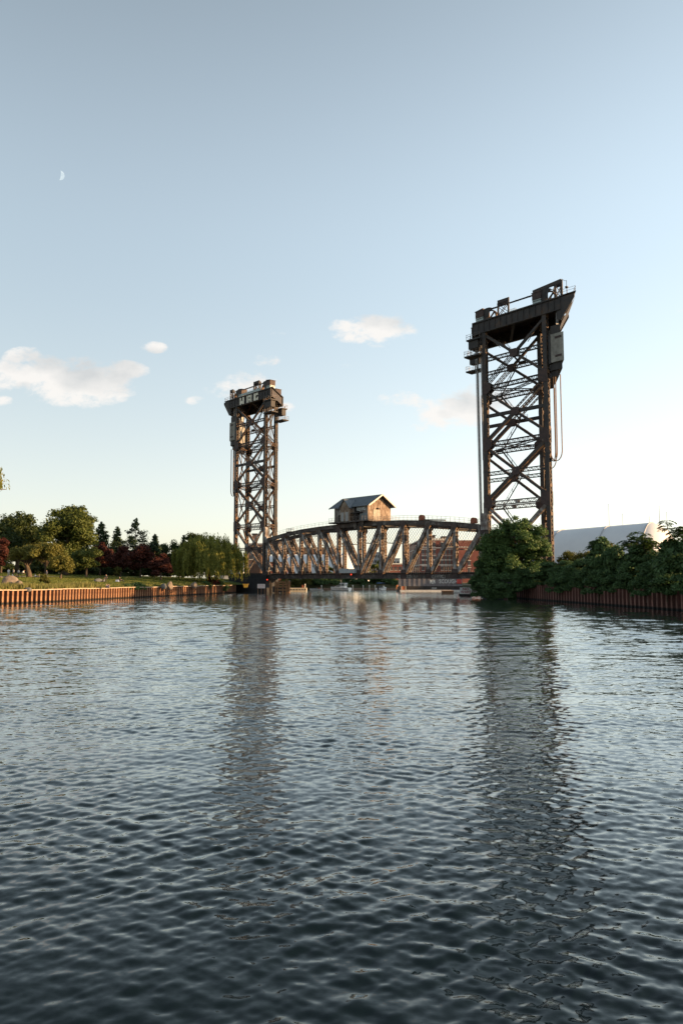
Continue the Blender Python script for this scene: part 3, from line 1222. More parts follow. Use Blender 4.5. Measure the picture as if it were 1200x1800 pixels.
    # brackets on the shore side
    for v_, off in ((0, -NX * .36), (1, NX * .36)):
        mb = MB()
        pts = [Q(U1 - .9, v_, GT - .05) + off, Q(U1 + 3.3, v_, GT - .05) + off, Q(U1 + 3.3, v_, GT - .75) + off, Q(U1 + .1, v_, 58.1) + off, Q(U1 - .9, v_, 58.6) + off]
        plate_poly(mb, pts, NX, .16)
        mb.build('bracket', STEEL, root)
    mb = MB()
    b = [Q(U1 - .6, -.03, 0), Q(U1 + 3.4, -.03, 0), Q(U1 + 3.4, 1.03, 0), Q(U1 - .6, 1.03, 0)]
    if sgn < 0:
        b = b[::-1]
    mb.hexa([V3(p, GT + .31) for p in b], [V3(p, GT + .46) for p in b])
    mb.build('walkway', STEEL, root)
    mb = MB()
    mb.poly([Q(U1 + 3.2, .02, GT - .7), Q(U1 + 3.2, .98, GT - .7), Q(U1 + .15, .98, 58.2), Q(U1 + .15, .02, 58.2)])
    mb.build('bracket_skin', STEEL, root)
    mb = MB()
    rail_run(mb, [Q(U1 - .4, -.02, GT + .46), Q(U1 + 3.3, -.02, GT + .46), Q(U1 + 3.3, 1.02, GT + .46)], 1.1, 1.3, .03)
    mb.build('railing', RAILM, root)
    # platforms on the river side
    for v_ in (0, 1):
        sg = -1 if v_ == 0 else 1
        for (ua, ub, z, w_) in ((-4.3, -.5, 59.45, 2.2), (-4.9, -.4, 55.6, 2.4)):
            c_ = Q((ua + ub) / 2, v_, 0) + NX * sg * .25
            mb = MB()
            mb.box(c_, ud, NX, ub - ua, w_, z - .35, z)
            pl = mb.build('platform', DARK, root)
            mb = MB()
            e0 = [V3(c_ + ud * a_ * (ub - ua) / 2 + NX * b_ * w_ / 2, z) for a_, b_ in ((1, -1), (-1, -1), (-1, 1), (1, 1))]
            rail_run(mb, e0, 1.15, 1.1, .03)
            mb.build('railing', RAILM, pl)
        mb = MB()
        c_ = Q(-2.6, v_, 0) + NX * sg * .2
        mb.box(c_, ud, NX, 2.7, 1.6, 57.2, 59.0)
        mb.build('drive_box', DARK, root)
        mb = MB()
        for x, z in ((-1.2, 57.2), (-3.6, 59.0)):
            pass
        for x in (-.5, -3.4):
            p = Q(x, v_, 0) + NX * sg * .9
            mb.beam(V3(p, 55.6), V3(p, GB), ud, .14, .14)
        mb.build('hanger', DARK, root)
    # sheaves, hoods, ropes
    for v_, sg in ((0, 1), (1, -1)):
        for us in (.75, TL + .2):
            c = Q(us, v_, 63.55) + NX * sg * .75
            sheave_mesh(root, c, ud, NX)
            # quarter-round guard over the wheel
            mb = MB()
            n, r = 9, 2.62
            for k in range(n):
                a0, a1 = math.pi * (0.02 + .62 * k / n), math.pi * (0.02 + .62 * (k + 1) / n)
                q = [c + (ud * (-math.cos(a_)) + UP * math.sin(a_)) * rr for a_ in (a0, a1) for rr in (r, r + .05)]
                bq = [q[0] - NX * .62, q[1] - NX * .62, q[3] - NX * .62, q[2] - NX * .62]
                mb.hexa(bq, [p + NX * 1.24 for p in bq])
            arc = [c - NX * .66 + (ud * (-math.cos(a_)) + UP * math.sin(a_)) * 2.66 for a_ in [math.pi * (.02 + .62 * k / 12) for k in range(13)]]
            plate_poly(mb, arc + [c - NX * .66 + UP * .1], NX, .05)
            mb.build('sheave_guard', DARK, root)
            # cabin beside it, with a pale panel below
            cb = Q(us - 2.05, v_, 0) + NX * sg * .75
            mb = MB()
            mb.box(cb, ud, NX, 2.15, 2.0, GT + 1.25, GT + 2.75)
            mb.hexa([V3(cb + ud * x + NX * y, GT + 2.75) for x, y in ((-1.2, -1.1), (1.1, -1.1), (1.1, 1.1), (-1.2, 1.1))][::sgn],
                    [V3(cb + ud * x + NX * y, GT + (3.2 if x > 0 else 2.87)) for x, y in ((-1.2, -1.1), (1.1, -1.1), (1.1, 1.1), (-1.2, 1.1))][::sgn])
            cab = mb.build('cabin', GUSSET, root)
            mb = MB()
            mb.box(cb, ud, NX, 2.02, 1.86, GT + .3, GT + 1.25)
            mb.build('panel', HATCH, cab)
            mb = MB()
            mb.box(cb, ud, NX, 2.18, 2.03, GT + .92, GT + 1.0)
            mb.build('trim', DARK, cab)
        mb = MB()
        a_, b_ = Q(.75, v_, 65.92) + NX * sg * .75, Q(TL + .2, v_, 65.92) + NX * sg * .75
        for k in range(5):
            o_ = NX * (k - 2) * .16
            mb.beam(a_ + o_, b_ + o_, UP, .07, .07)
        for k in range(5):
            p = a_ + (b_ - a_) * ((k + .5) / 5)
            mb.beam(p - NX * .5, p + NX * .5, UP, .1, .1)
        mb.build('rope_run', DARK, root)
    # frames standing on the head, with a lifting beam
    for (ua, ub, zt, xbr) in ((3.9, 6.7, 67.1, True), (TL + 2.8, TL + 4.3, 67.0, True)):
        mb = MB()
        for v_ in (.02, .17):
            for u_ in (ua, ub):
                mb.beam(Q(u_, v_, GT + .3), Q(u_, v_, zt), ud, .26, .26)
            mb.beam(Q(ua, v_, zt - .35), Q(ub, v_, zt - .35), UP, .7, .2)
            mb.beam(Q(ua, v_, GT + .5), Q(ub, v_, zt - .8), ud, .12, .12)
            mb.beam(Q(ub, v_, GT + .5), Q(ua, v_, zt - .8), ud, .12, .12)
        for u_ in (ua, ub):
            mb.beam(Q(u_, .02, zt - .4), Q(u_, .17, zt - .4), UP, .7, .2)
            mb.beam(Q(u_, .02, GT + .5), Q(u_, .17, zt - .9), ud, .12, .12)
        mb.build('head_frame', STEEL, root)
    if is_right:
        mb = MB()
        mb.beam(Q(13.1, .03, 66.35), Q(TL + 4.2, .03, 66.9), UP, .75, .45)
        for u_, z in ((13.3, 66.0), (14.6, 66.0)):
            mb.beam(Q(u_, .03, GT + .3), Q(u_, .03, z), ud, .22, .22)
        mb.beam(Q(17.2, .03, GT + .3), Q(18.6, .03, 66.5), ud, .18, .18)
        mb.build('lifting_beam', STEEL, root)
        mb = MB()
        p = Q(U1 + 1.4, .04, GT + .46)
        mb.tube([p, p + UP * 3.1], .05)
        mb.tube([p + UP * 3.0, p + UP * 3.15 - ud * .5, p + UP * 3.7 - ud * 1.0], .04)
        mb.box(p, ud, NX, .5, .5, p.z + 1.5, p.z + 1.75)
        p2 = Q(U1 + 2.4, .5, GT + .46)
        mb.tube([p2, p2 + UP * 2.4], .04)
        mb.build('antenna', DARK, root)
        gmb = Q(8.2, 0, GT + .42) - NX * .7
        scribble(gmb, ud, 1.9, .45, 'graffiti', GRAF, root, 5)
    else:
        mb = MB()
        rail_run(mb, [Q(13.2, -.04, GT + .3), Q(3.2, -.04, GT + .3)], 1.9, .9, .035)
        mb.build('railing', RAILM, root)
        mb = MB()
        a_ = Q(13.4, -.045, 0)
        mb.beam(Q(13.4, -.045, GT + .75), Q(3.0, -.045, GT + .75), UP, .7, .05)
        mb.build('screen', HATCH, root)
        # three big pale block letters along the girder: M A C
        face = lambda u_, z: Q(u_, 0, z) - NX * .52
        for ch, ua, ub in (('M', 13.9, 11.3), ('A', 9.8, 7.1), ('C', 5.9, 3.6)):
            mb = MB()
            w_ = (ua - ub)
            R = lambda x0, x1, z0, z1: mb.box(face(ua - w_ * (x0 + x1) / 2, 0), ud, NX, w_ * (x1 - x0), .05, GB + .2 + 2.3 * z0, GB + .2 + 2.3 * z1)
            if ch == 'M':
                R(0, .36, 0, 1), R(.64, 1, 0, 1), R(.365, .635, .10, .52)
            elif ch == 'A':
                R(0, .40, 0, 1), R(.66, 1, 0, 1), R(.405, .655, .72, 1), R(.405, .655, .26, .46)
            else:
                R(0, .44, 0, 1), R(.445, 1, .68, 1), R(.445, 1, 0, .30), R(.82, 1, .305, .42)
            mb.build('letter', CREAM, root)
    # tie rods under the head
    mb = MB()
    mb.beam(Q(.4, 0, GB - .5) - NX * .1, Q(4.2, 0, 56.0), NX, .12, .12)
    mb.beam(Q(TL - .3, 0, GB - .3) - NX * .1, Q(TL - 4.4, 0, 55.6), NX, .12, .12)
    mb.build('tie_rod', RAILM, root)

    # ---------------- ropes down to the span: a thing of its own on each side
    for v_, sg in ((0, 1), (1, -1)):
        c = Q(.75 - 2.3, v_, 0) + NX * sg * .75
        rp = thing('lifting_rope', 'pale lifting rope bundle on the river side of the %s tower, %s truss' %
                   ('taller nearer' if is_right else 'farther', 'near' if v_ == 0 else 'far'), 'rope', V3(c, 16.5), 'lifting ropes of the bridge')
        for k in range(8):
            mb = MB()
            p = c + NX * (k - 3.5) * .17 + ud * (.12 * ((k % 2) * 2 - 1))
            q = c + NX * (k - 3.5) * .10 + ud * (.45 + .10 * ((k % 2) * 2 - 1))
            mb.tube([V3(q, 17.2), V3(p, 63.6)], .05, 5, cap=False)
            mb.build('strand', CABLE if is_right else surf('dark_rope', [(0.3, (0.06, 0.058, 0.056)), (0.7, (0.13, 0.125, 0.12))], 3.0, 0.6), rp, smooth=True)  # ropes of the farther tower get a darker colour
    # ---------------- counterweight on the shore side
    cw = thing('counterweight', 'big grey concrete counterweight hung on the shore side of the %s tower' % ('taller nearer' if is_right else 'farther lettered'),
               'counterweight', V3(Q(TL + 2.75, .5, 0), 46.7), 'counterweights of the lift bridge')
    cc = lambda u_, v_, z: Q(TL + u_, v_, z)

    def slab(n_, u0, u1, v0, v1, z0, z1, mat_):
        mb = MB()
        b = [cc(u0, v0, 0), cc(u1, v0, 0), cc(u1, v1, 0), cc(u0, v1, 0)]
        if sgn < 0:
            b = b[::-1]
        mb.hexa([V3(p, z0) for p in b], [V3(p, z1) for p in b])
        return mb.build(n_, mat_, cw)
    slab('block', 1.15, 4.25, -.02, 1.02, 49.6, 55.7, CONC)
    slab('bottom_frame', 1.0, 3.9, .02, .98, 48.0, 49.6, DARK)
    slab('bottom_frame', 1.3, 3.0, .06, .94, 46.7, 48.0, DARK)
    slab('top_frame', 1.3, 3.6, .0, 1.0, 55.7, 57.6, DARK)
    for z in (54.6, 50.6):
        slab('strap', 2.2, 3.7, -.028, -.0205, z, z + .45, GUSSET)
    slab('guide_plate', .62, 1.13, -.03, .05, 49.4, 55.5, DARK)
    for v_, sg in ((0, 1), (1, -1)):
        mb = MB()
        c = Q(TL + .2 + 2.3, v_, 0) + NX * sg * .75
        for k in range(6):
            p = c + NX * (k - 2.5) * .17
            mb.beam(V3(p, 57.4), V3(p, 63.5), ud, .07, .07)
        mb.build('hanger_rope', CABLE, cw)
    # balance chains: from the block down, round a loop and up to the shore leg
    zl = 28.6 if is_right else 31.0
    for k, (u_, v_, anch) in enumerate(((1.75, .03, 31.0), (2.25, .06, 29.5), (3.35, .03, 30.0), (3.35, .94, 30.0))):
        ch = thing('balance_chain', '%s of the %s tower, looping from counterweight to leg' % (
            ('innermost heavy chain', 'second heavy chain', 'outer near heavy chain', 'outer far heavy chain')[k], 'taller nearer' if is_right else 'farther'),
            'chain', cc(u_, v_, 28), 'balance chains of the lift bridge')
        a_ = cc(u_, v_, 46.8)
        e_ = cc(.62, v_, anch + 2.2)
        path = [V3(a_, 46.8 - (46.8 - zl - 2.2) * t) for t in np.linspace(0, 1, 30)]
        mid_r = (a_ - V3(e_, a_.z)).length / 2
        cen = V3((a_ + e_) / 2, zl + 2.2)
        dirv = (V3(a_, 0) - V3(e_, 0)).normalized()
        path += [cen + dirv * (mid_r * math.cos(t)) - UP * (2.2 * math.sin(t)) for t in np.linspace(.15, math.pi, 10)]
        path += [V3(e_, zl + 2.2 + (anch - zl) * t) for t in (.5, 1.0)]
        mb = MB()
        for j, (p, q) in enumerate(zip(path[:-1], path[1:])):
            w1, w2 = (.26, .10) if j % 2 else (.10, .26)
            mb.beam(p, q, NX if j % 2 else AX, w1, w2)
        mb.build('links', LACE, ch)
    # ---------------- stone pier
    pr = thing('bridge_pier', 'dark stone pier under the %s tower' % ('taller nearer' if is_right else 'farther lettered'), 'pier', V3(Q(TL / 2, .5, 0), 0), 'piers of the lift bridge')
    mb = MB()
    b = [Q(-2.2, -.16, 0), Q(TL + 3.5, -.16, 0), Q(TL + 3.5, 1.16, 0), Q(-2.2, 1.16, 0)]
    t = [Q(-1.6, -.10, 0), Q(TL + 3.0, -.10, 0), Q(TL + 3.0, 1.10, 0), Q(-1.6, 1.10, 0)]
    if sgn < 0:
        b, t = b[::-1], t[::-1]
    mb.hexa([V3(p, -1.3) for p in b], [V3(p, 1.2) for p in b])
    mb.build('footing', PIERM, pr)
    mb = MB()
    mb.hexa([V3(p, 1.2) for p in t], [V3(p, 4.6) for p in t])
    mb.build('shaft', PIERM, pr)
    mb = MB()
    t2 = [p + (p - V3(Q(TL / 2, .5, 0), p.z)) * .02 for p in t]
    mb.hexa([V3(p, 4.6) for p in t2], [V3(p, 5.15) for p in t2])
    mb.build('coping', PIERM, pr)
    # track deck of the tower span
    mb = MB()
    b = [Q(-1.0, .06, 0), Q(TL + 14, .06, 0), Q(TL + 14, .94, 0), Q(-1.0, .94, 0)]
    if sgn < 0:
        b = b[::-1]
    mb.hexa([V3(p, 5.16) for p in b], [V3(p, 5.75) for p in b])
    mb.build('track_deck', TIE, root)
    return root


def scribble(c, ex, w, h, name, mat_, parent, seed, t=.05):
    """sprayed letters nobody can read: loose strokes side by side"""
    r = random.Random(seed)
    ex = Vector(ex).normalized()
    en = ex.cross(UP)
    n = max(3, int(w / (h * .62)))
    mb = MB()
    for k in range(n):
        x0 = -w / 2 + w * k / n
        cw = w / n * .82
        P = lambda x, z: c + ex * (x0 + x * cw) + UP * (h * (z - .5))
        kind = r.randrange(5)
        s = {0: [((0, 0), (0, 1)), ((0, 1), (1, .9)), ((1, .9), (1, 0)), ((0, .5), (1, .5))],
             1: [((1, 1), (0, .8)), ((0, .8), (0, .1)), ((0, .1), (1, 0)), ((1, 0), (1, .4))],
             2: [((0, 0), (.1, 1)), ((.1, 1), (.5, .4)), ((.5, .4), (.9, 1)), ((.9, 1), (1, 0))],
             3: [((0, 1), (0, 0)), ((0, 0), (1, .05)), ((1, .05), (1, 1))],
             4: [((0, 0), (0, 1)), ((0, 1), (1, 1)), ((0, .5), (.8, .5)), ((0, 0), (1, 0))]}[kind]
        for (x1, z1), (x2, z2) in s:
            mb.beam(P(x1, z1) + en * r.uniform(0, .008), P(x2, z2) + en * r.uniform(.01, .018), en, t * .4, h * .2)
    return mb.build(name, mat_, parent)


tower('lift_tower', 'taller looking dark steel lift tower on the right bank, rising behind the leafy tree', NL, 1, True)
tower('lift_tower', 'farther dark steel lift tower with three pale letters across its head', LR, -1, False)

# ------------------------------------------------------------------ the lift span
PAN = 8.13
S0 = 1.55
TOPZ = [16.3, 17.45, 18.25, 18.65, 18.85, 18.95, 18.85, 18.6, 18.05, 17.25, 16.2]
BZ = 4.62
FAR = NX * 9.6 - AX * PAN
span = thing('lift_span', 'long rusty truss span with peeling paint lowered between the two lift towers', 'bridge', V3(LR + AX * 42, 4))


def SP(i, far=False, z=0.0, ds=0.0):
    p = LR + AX * (S0 + PAN * i + ds)
    if far:
        p = p + FAR
    return V3(p, z)


def build_span():
    for far in (False, True):
        for i in range(10):
            # top chord, one built-up box per panel
            a_, b_ = SP(i, far, TOPZ[i] - .5), SP(i + 1, far, TOPZ[i + 1] - .5)
            mb = MB()
            mb.beam(a_, b_, UP, .98, .80)
            d = (b_ - a_).normalized()
            mb.beam(a_ + UP * .51, b_ + UP * .51, NX, 1.0, .06)
            mb.beam(a_ - UP * .50 - NX * .43, b_ - UP * .50 - NX * .43, NX, .16, .05)
            mb.build('top_chord', CHORD, span)
            a_, b_ = SP(i, far, BZ), SP(i + 1, far, BZ)
            mb = MB()
            for s in (-1, 1):
                mb.beam(a_ + NX * s * .38, b_ + NX * s * .38, UP, 1.05, .08)
            mb.beam(a_ + UP * .52, b_ + UP * .52, NX, .9, .05)
            mb.beam(a_ - UP * .54, b_ - UP * .54, NX, .98, .05)
            mb.build('bottom_chord', CHORD, span)
            ma = SPANS
            if i < 5:
                p, q = SP(i, far, TOPZ[i] - 1.0, .3), SP(i + 1, far, BZ + .6, -.3)
            else:
                p, q = SP(i, far, BZ + .6, .3), SP(i + 1, far, TOPZ[i + 1] - 1.0, -.3)
            member('diagonal', span, p, q, NX, 1.0 if i in (0, 9) else .82, .85, ma, pitch=.75, bar=.14)
        for i in range(11):
            if i == 0 or i == 10:
                member('end_post', span, SP(i, far, BZ - .4), SP(i, far, TOPZ[i] - .9), NX, .9, .8, SPANS, pitch=.8, bar=.14)
            else:
                member('vertical', span, SP(i, far, BZ + .5), SP(i, far, TOPZ[i] - .9), NX, .74, 1.0, SPANS, pitch=.75, bar=.16, both=True)
            for z, w_, h_, dz in ((BZ, 1.15, .0, 1.55), (TOPZ[i] - .5, 1.0, 0, 0)):
                mb = MB()
                for s in (-1, 1):
                    c = SP(i, far, z) + NX * s * .53
                    if dz:
                        pts = [(-1.0, -.55), (1.0, -.55), (1.0, .9), (.65, 1.7), (-.65, 1.7), (-1.0, .9)]
                    else:
                        q = -1 if i > 5 else 1
                        pts = [(-.85, .45), (.85, .45), (.85, -.75), (.3 + .45 * q, -1.7), (-.35 + .3 * q, -1.7), (-.85, -.75)]
                    plate_poly(mb, [c + AX * x + UP * y for x, y in pts], NX, .05)
                mb.build('gusset_plate', GUSSET if dz or i % 3 == 1 else CHORD, span)
    # transverse frames square to the track: near joint i stands opposite far joint i+1
    for i in range(0, 10):
        a_, b_ = SP(i), SP(i + 1, True)
        zt = min(TOPZ[i], TOPZ[i + 1]) - .9
        if i > 0:
            # lattice of flat bars under the top chords
            mb = MB()
            hgt = 4.4
            W_ = (b_ - a_).length
            d = (b_ - a_).normalized()
            st_ = 1.0
            n = int(W_ / st_)
            z0, z1 = zt - hgt, zt
            for s in (1, -1):
                for k in range(-int(hgt / st_) - 1, n + 1):
                    x0, x1 = k * st_, k * st_ + hgt
                    za, zb = z0, z1
                    lo = max(x0, .45)
                    hi = min(x1, W_ - .45)
                    if hi - lo < .2:
                        continue
                    za, zb = z0 + (lo - x0), z0 + (hi - x0)
                    if s < 0:
                        za, zb = z1 - (lo - x0), z1 - (hi - x0)
                    mb.beam(V3(a_ + d * lo, za) + AX * .03 * s, V3(a_ + d * hi, zb) + AX * .03 * s, AX, .03, .065)
            for z in (z0, z1):
                mb.beam(V3(a_ + d * .45, z), V3(b_ - d * .45, z), UP, .22, .22)
            mb.build('sway_frame', DARK, span)
        else:
            mb = MB()
            d = (b_ - a_).normalized()
            mb.beam(V3(a_ + d * .4, zt - .6), V3(b_ - d * .4, zt - .6), UP, 1.6, .3)
            for s in (0, 1):
                p = a_ + d * .45 if s == 0 else b_ - d * .45
                q = a_ + d * 3.0 if s == 0 else b_ - d * 3.0
                mb.beam(V3(p, zt - 4.6), V3(q, zt - 1.3), AX, .3, .3)
            mb.build('portal_frame', CHORD, span)
        # top laterals
        for p, q in ((SP(i, False, zt + .3), SP(min(i + 2, 10), True, zt + .3)), (SP(i + 1, False, zt + .3), SP(i + 1, True, zt + .3))):
            mb = MB()
            lattice_strut(mb, p, q, UP, .4, .35, .7, .09)
            mb.build('top_lateral', DARK, span)
        mb = MB()
        mb.beam(V3(a_, 4.65), V3(b_, 4.65), UP, .95, .3)
        mb.build('floor_beam', DARK, span)
    for k, o_ in enumerate((1.6, 3.6, 6.0, 8.0)):
        mb = MB()
        sh = -AX * (PAN * o_ / 9.6)
        mb.beam(SP(0, False, 4.95) + NX * o_ + sh, SP(10, False, 4.95) + NX * o_ + sh, UP, .55, .25)
        mb.build('stringer', DARK, span)
        mb = MB()
        mb.beam(SP(0, False, 5.55) + NX * o_ + sh, SP(10, False, 5.55) + NX * o_ + sh, UP, .14, .08)
        mb.build('rail', RAILM, span)
    mb = MB()
    for k in range(116):
        p = SP(0, False, 5.35, .4 + k * .7)
        mb.beam(p + NX * .75 - AX * .6, p + NX * 8.85 - AX * (PAN - .6), UP, .25, .28)
    mb.build('ties', TIE, span, kind='stuff')
    # footway along the near edge with a light railing
    mb = MB()
    mb.beam(SP(0, False, 5.52) - NX * .95, SP(10, False, 5.52) - NX * .95, NX, .55, .07)
    mb.build('footway', RAILM, span)
    mb = MB()
    rail_run(mb, [SP(5, False, 5.5, .6) + NX * .95, SP(10, False, 5.5) + NX * .95], 1.3, .7, .025)
    mb.build('railing', RAILM, span)
    mb = MB()
    rail_run(mb, [SP(k, False, TOPZ[k] + .05) - NX * .3 for k in range(0, 5)], 1.1, 1.6, .026)
    mb.build('railing', RAILM, span)
    mb = MB()
    rail_run(mb, [SP(k, False, TOPZ[k] + .05) - NX * .3 for k in range(5, 11)], 1.15, 1.2, .030)
    mb.build('railing', RAILM, span)
    # far end railing of the right half
    mb = MB()
    rail_run(mb, [SP(k, True, TOPZ[k] + .05) + NX * .3 for k in range(6, 11)], 1.15, 1.6, .030)
    mb.build('railing', RAILM, span)
    # hoist gear on the chords
    for s, z0, n_ in ((12.0, 0, 0), (64.2, 0, 1), (80.0, 0, 2)):
        i = int((s - S0) / PAN)
        zt = TOPZ[i] + (TOPZ[min(i + 1, 10)] - TOPZ[i]) * ((s - S0) / PAN - i)
        p = LR + AX * s
        mb = MB()
        if n_ == 0:
            mb.box(p + NX * .3, AX, NX, 2.4, 1.0, zt + .06, zt + .35)
            rail_run(mb, [V3(p + AX * x + NX * y, zt + .35) for x, y in ((-1.1, -.2), (1.1, -.2), (1.1, .8), (-1.1, .8), (-1.1, -.2))], .9, .8, .03)
        else:
            mb.tube([V3(p - NX * .4, zt + .75), V3(p + NX * .6, zt + .75)], .68, 12)
            mb.box(p + NX * .1, AX, NX, 1.5, .8, zt + .06, zt + .5)
        mb.build('winch', GUSSET if n_ == 0 else surf('rusty_red_drum', [(0.3, (0.16, 0.05, 0.03)), (0.7, (0.34, 0.12, 0.06))], 2.0), span)
    mb = MB()
    mb.beam(V3(LR + AX * 65.2, 18.05 + .3), V3(LR + AX * 71.5, 17.6 + .3), UP, .28, .5)
    mb.build('shaft_cover', LACE, span)
    # lifting brackets at the corners
    for i in (0, 10):
        for far in (False, True):
            c = SP(i, far, 0, -.5 if i == 0 else .5)
            mb = MB()
            mb.box(c, AX, NX, 1.7, 1.5, TOPZ[i] - 1.2, TOPZ[i] + .6)
            mb.box(c + AX * (-.5 if i == 0 else .5), AX, NX, 1.0, 1.3, TOPZ[i] + .6, TOPZ[i] + 3.6)
            mb.box(c + AX * (-.5 if i == 0 else .5), AX, NX, 1.25, 1.5, TOPZ[i] + 2.0, TOPZ[i] + 2.2)
            mb.build('lifting_bracket', SPANS, span)
    # signal lamps under the near truss
    for s, z, c_ in ((3.0, 3.75, 'r'), (40.2, 5.15, 'r')):
        p = LR + AX * s - NX * .95
        mb = MB()
        mb.box(p, AX, NX, .40, .35, z - .22, z + .22)
        l_ = mb.build('signal_lamp', DARK, span)
        mb = MB()
        q = V3(p - NX * .18, z)
        mb.tube([q, q - NX * .10], .17, 10)
        mb.build('lens', plain('red_lens', (0.5, 0.02, 0.01), 0.3, 0, (1, .05, .02), 0.9), l_)
    for s in (59.0, 69.5):
        scribble(V3(LR + AX * s, BZ - .05) - NX * .46, AX, 4.6, .75, 'graffiti', surf('faded_graffiti', [(0.35, (0.10, 0.085, 0.075)), (0.65, (0.33, 0.32, 0.30))], 1.5), span, int(s), .04)


build_span()


# ------------------------------------------------------------------ machinery house on the span
def build_house():
    s0, s1, d1 = 32.9, 46.0, 8.0
    zf, ze, zr = 19.45, 23.55, 26.2
    H = lambda s, n_, z: V3(LR + AX * s + NX * n_, z)
    root = thing('machinery_house', 'weathered board machinery house with slate blue roof on top of the truss span', 'house', H((s0 + s1) / 2, d1 / 2, zf))
    n0 = -.6
    # platform
    mb = MB()
    mb.hexa([H(s0 - 1.2, n0 - 1.2, zf - .35), H(s1 + 1.4, n0 - 1.2, zf - .35), H(s1 + 1.4, d1 + 2.0, zf - .35), H(s0 - 1.2, d1 + 2.0, zf - .35)],
            [H(s0 - 1.2, n0 - 1.2, zf), H(s1 + 1.4, n0 - 1.2, zf), H(s1 + 1.4, d1 + 2.0, zf), H(s0 - 1.2, d1 + 2.0, zf)])
    mb.build('platform', CHORD, root)
    dm = d1 / 2 - .3
    # long walls: boards side by side
    wall = MB()
    wall.hexa([H(s0, n0, zf), H(s1, n0, zf), H(s1, n0 + .12, zf), H(s0, n0 + .12, zf)], [H(s0, n0, ze), H(s1, n0, ze), H(s1, n0 + .12, ze), H(s0, n0 + .12, ze)])
    wn_ = wall.build('wall', BOARDG, root)
    wall = MB()
    wall.hexa([H(s0, d1 - .12, zf), H(s1, d1 - .12, zf), H(s1, d1, zf), H(s0, d1, zf)], [H(s0, d1 - .12, ze), H(s1, d1 - .12, ze), H(s1, d1, ze), H(s0, d1, ze)])
    wall.build('wall', BOARD, root)
    r = random.Random(3)
    for s_, nm in ((s1, 'e'), (s0, 'w')):
        q = 1 if nm == 'e' else -1
        wall = MB()
        pts = [H(s_ - q * .08, n0 + .13, zf), H(s_ - q * .08, d1 - .13, zf), H(s_ - q * .08, d1 - .13, ze), H(s_ - q * .08, dm, zr - .25), H(s_ - q * .08, n0 + .13, ze)]
        plate_poly(wall, pts, AX, .10)
        gw = wall.build('wall', BOARD, root)
        n = 22
        w_ = (d1 - n0) / n
        for k in range(n):
            x = n0 + w_ * k
            xm = x + w_ / 2
            top = ze + (zr - .3 - ze) * (1 - abs(xm - dm) / (dm - n0))
            bot = zf + (0.0 if r.random() < .8 else r.uniform(0, .4))
            mb = MB()
            g = .025
            pr = r.uniform(.02, .06)
            b = [H(s_ + (0 if q > 0 else -pr), x + g, bot), H(s_ + (pr if q > 0 else 0), x + g, bot), H(s_ + (pr if q > 0 else 0), x + w_ - g, bot), H(s_ + (0 if q > 0 else -pr), x + w_ - g, bot)]
            mb.hexa(b, [V3(p, top) for p in b])
            mb.build('board', BOARD, gw)
    n = 34
    w_ = (s1 - s0) / n
    for k in range(n):
        x = s0 + w_ * k
        pr = r.uniform(.02, .06)
        bot = zf + (0.0 if r.random() < .8 else r.uniform(0, .5))
        mb = MB()
        b = [H(x + .02, n0 - pr, bot), H(x + w_ - .02, n0 - pr, bot), H(x + w_ - .02, n0 - .001, bot), H(x + .02, n0 - .001, bot)]
        mb.hexa(b, [V3(p, ze - .05) for p in b])
        mb.build('board', BOARDG, wn_)
    # roof: two slopes with standing seams, pale rakes
    ov, oe = 1.35, .85
    for sd in (-1, 1):
        eave_n = (n0 - oe) if sd < 0 else (d1 + oe)
        slope = (zr - ze) / (dm - n0)
        zev = ze - oe * slope + .12
        a_ = [H(s0 - ov, eave_n, zev), H(s1 + ov, eave_n, zev), H(s1 + ov, dm, zr + .12), H(s0 - ov, dm, zr + .12)]
        mb = MB()
        mb.hexa(a_ if sd < 0 else a_[::-1], [p + UP * .14 for p in (a_ if sd < 0 else a_[::-1])])
        rf = mb.build('roof_slope', ROOFM, root)
        sm = MB()
        for k in range(18):
            t = (k + .5) / 18
            p = a_[0] + (a_[1] - a_[0]) * t + UP * .16
            q = a_[3] + (a_[2] - a_[3]) * t + UP * .16
            sm.beam(p, q, AX, .06, .07)
        sm.build('seam', ROOFM, rf, kind='stuff')
        for s_ in (s0 - ov - .03, s1 + ov + .03):
            mb = MB()
            mb.beam(H(s_, eave_n, zev + .02), H(s_, dm, zr + .14), UP, .36, .06)
            mb.build('rake_board', TRIM, root)
    # dormer-like porch bay with its own gable
    b0, b1, bn = 36.7, 40.3, -1.9
    mb = MB()
    zp_, bm_ = 25.25, (36.7 + 40.3) / 2
    pts = [H(b0, bn, zf), H(b1, bn, zf), H(b1, bn, 23.3), H(bm_, bn, zp_), H(b0, bn, 23.3)]
    plate_poly(mb, pts, NX, .10)
    for s_ in (b0, b1):
        mb.hexa([H(s_ - .05, bn + .06, zf), H(s_ + .05, bn + .06, zf), H(s_ + .05, n0 - .07, zf), H(s_ - .05, n0 - .07, zf)],
                [H(s_ - .05, bn + .06, 23.3), H(s_ + .05, bn + .06, 23.3), H(s_ + .05, n0 - .07, 23.3), H(s_ - .05, n0 - .07, 23.3)])
    bay = mb.build('bay', BOARD, root)
    for sa, sb in ((b0 - .5, bm_), (b1 + .5, bm_)):
        mb = MB()
        za = 23.3 - .5 * (zp_ - 23.3) / (bm_ - b0)
        a_ = [H(sa, bn - .5, za), H(sb, bn - .5, zp_ + .05), H(sb, dm - 1.2, zp_ + .05), H(sa, n0 + .6, za)]
        mb.hexa(a_ if sa < sb else a_[::-1], [p + UP * .12 for p in (a_ if sa < sb else a_[::-1])])
        mb.build('bay_roof', ROOFM, root)
    mb = MB()
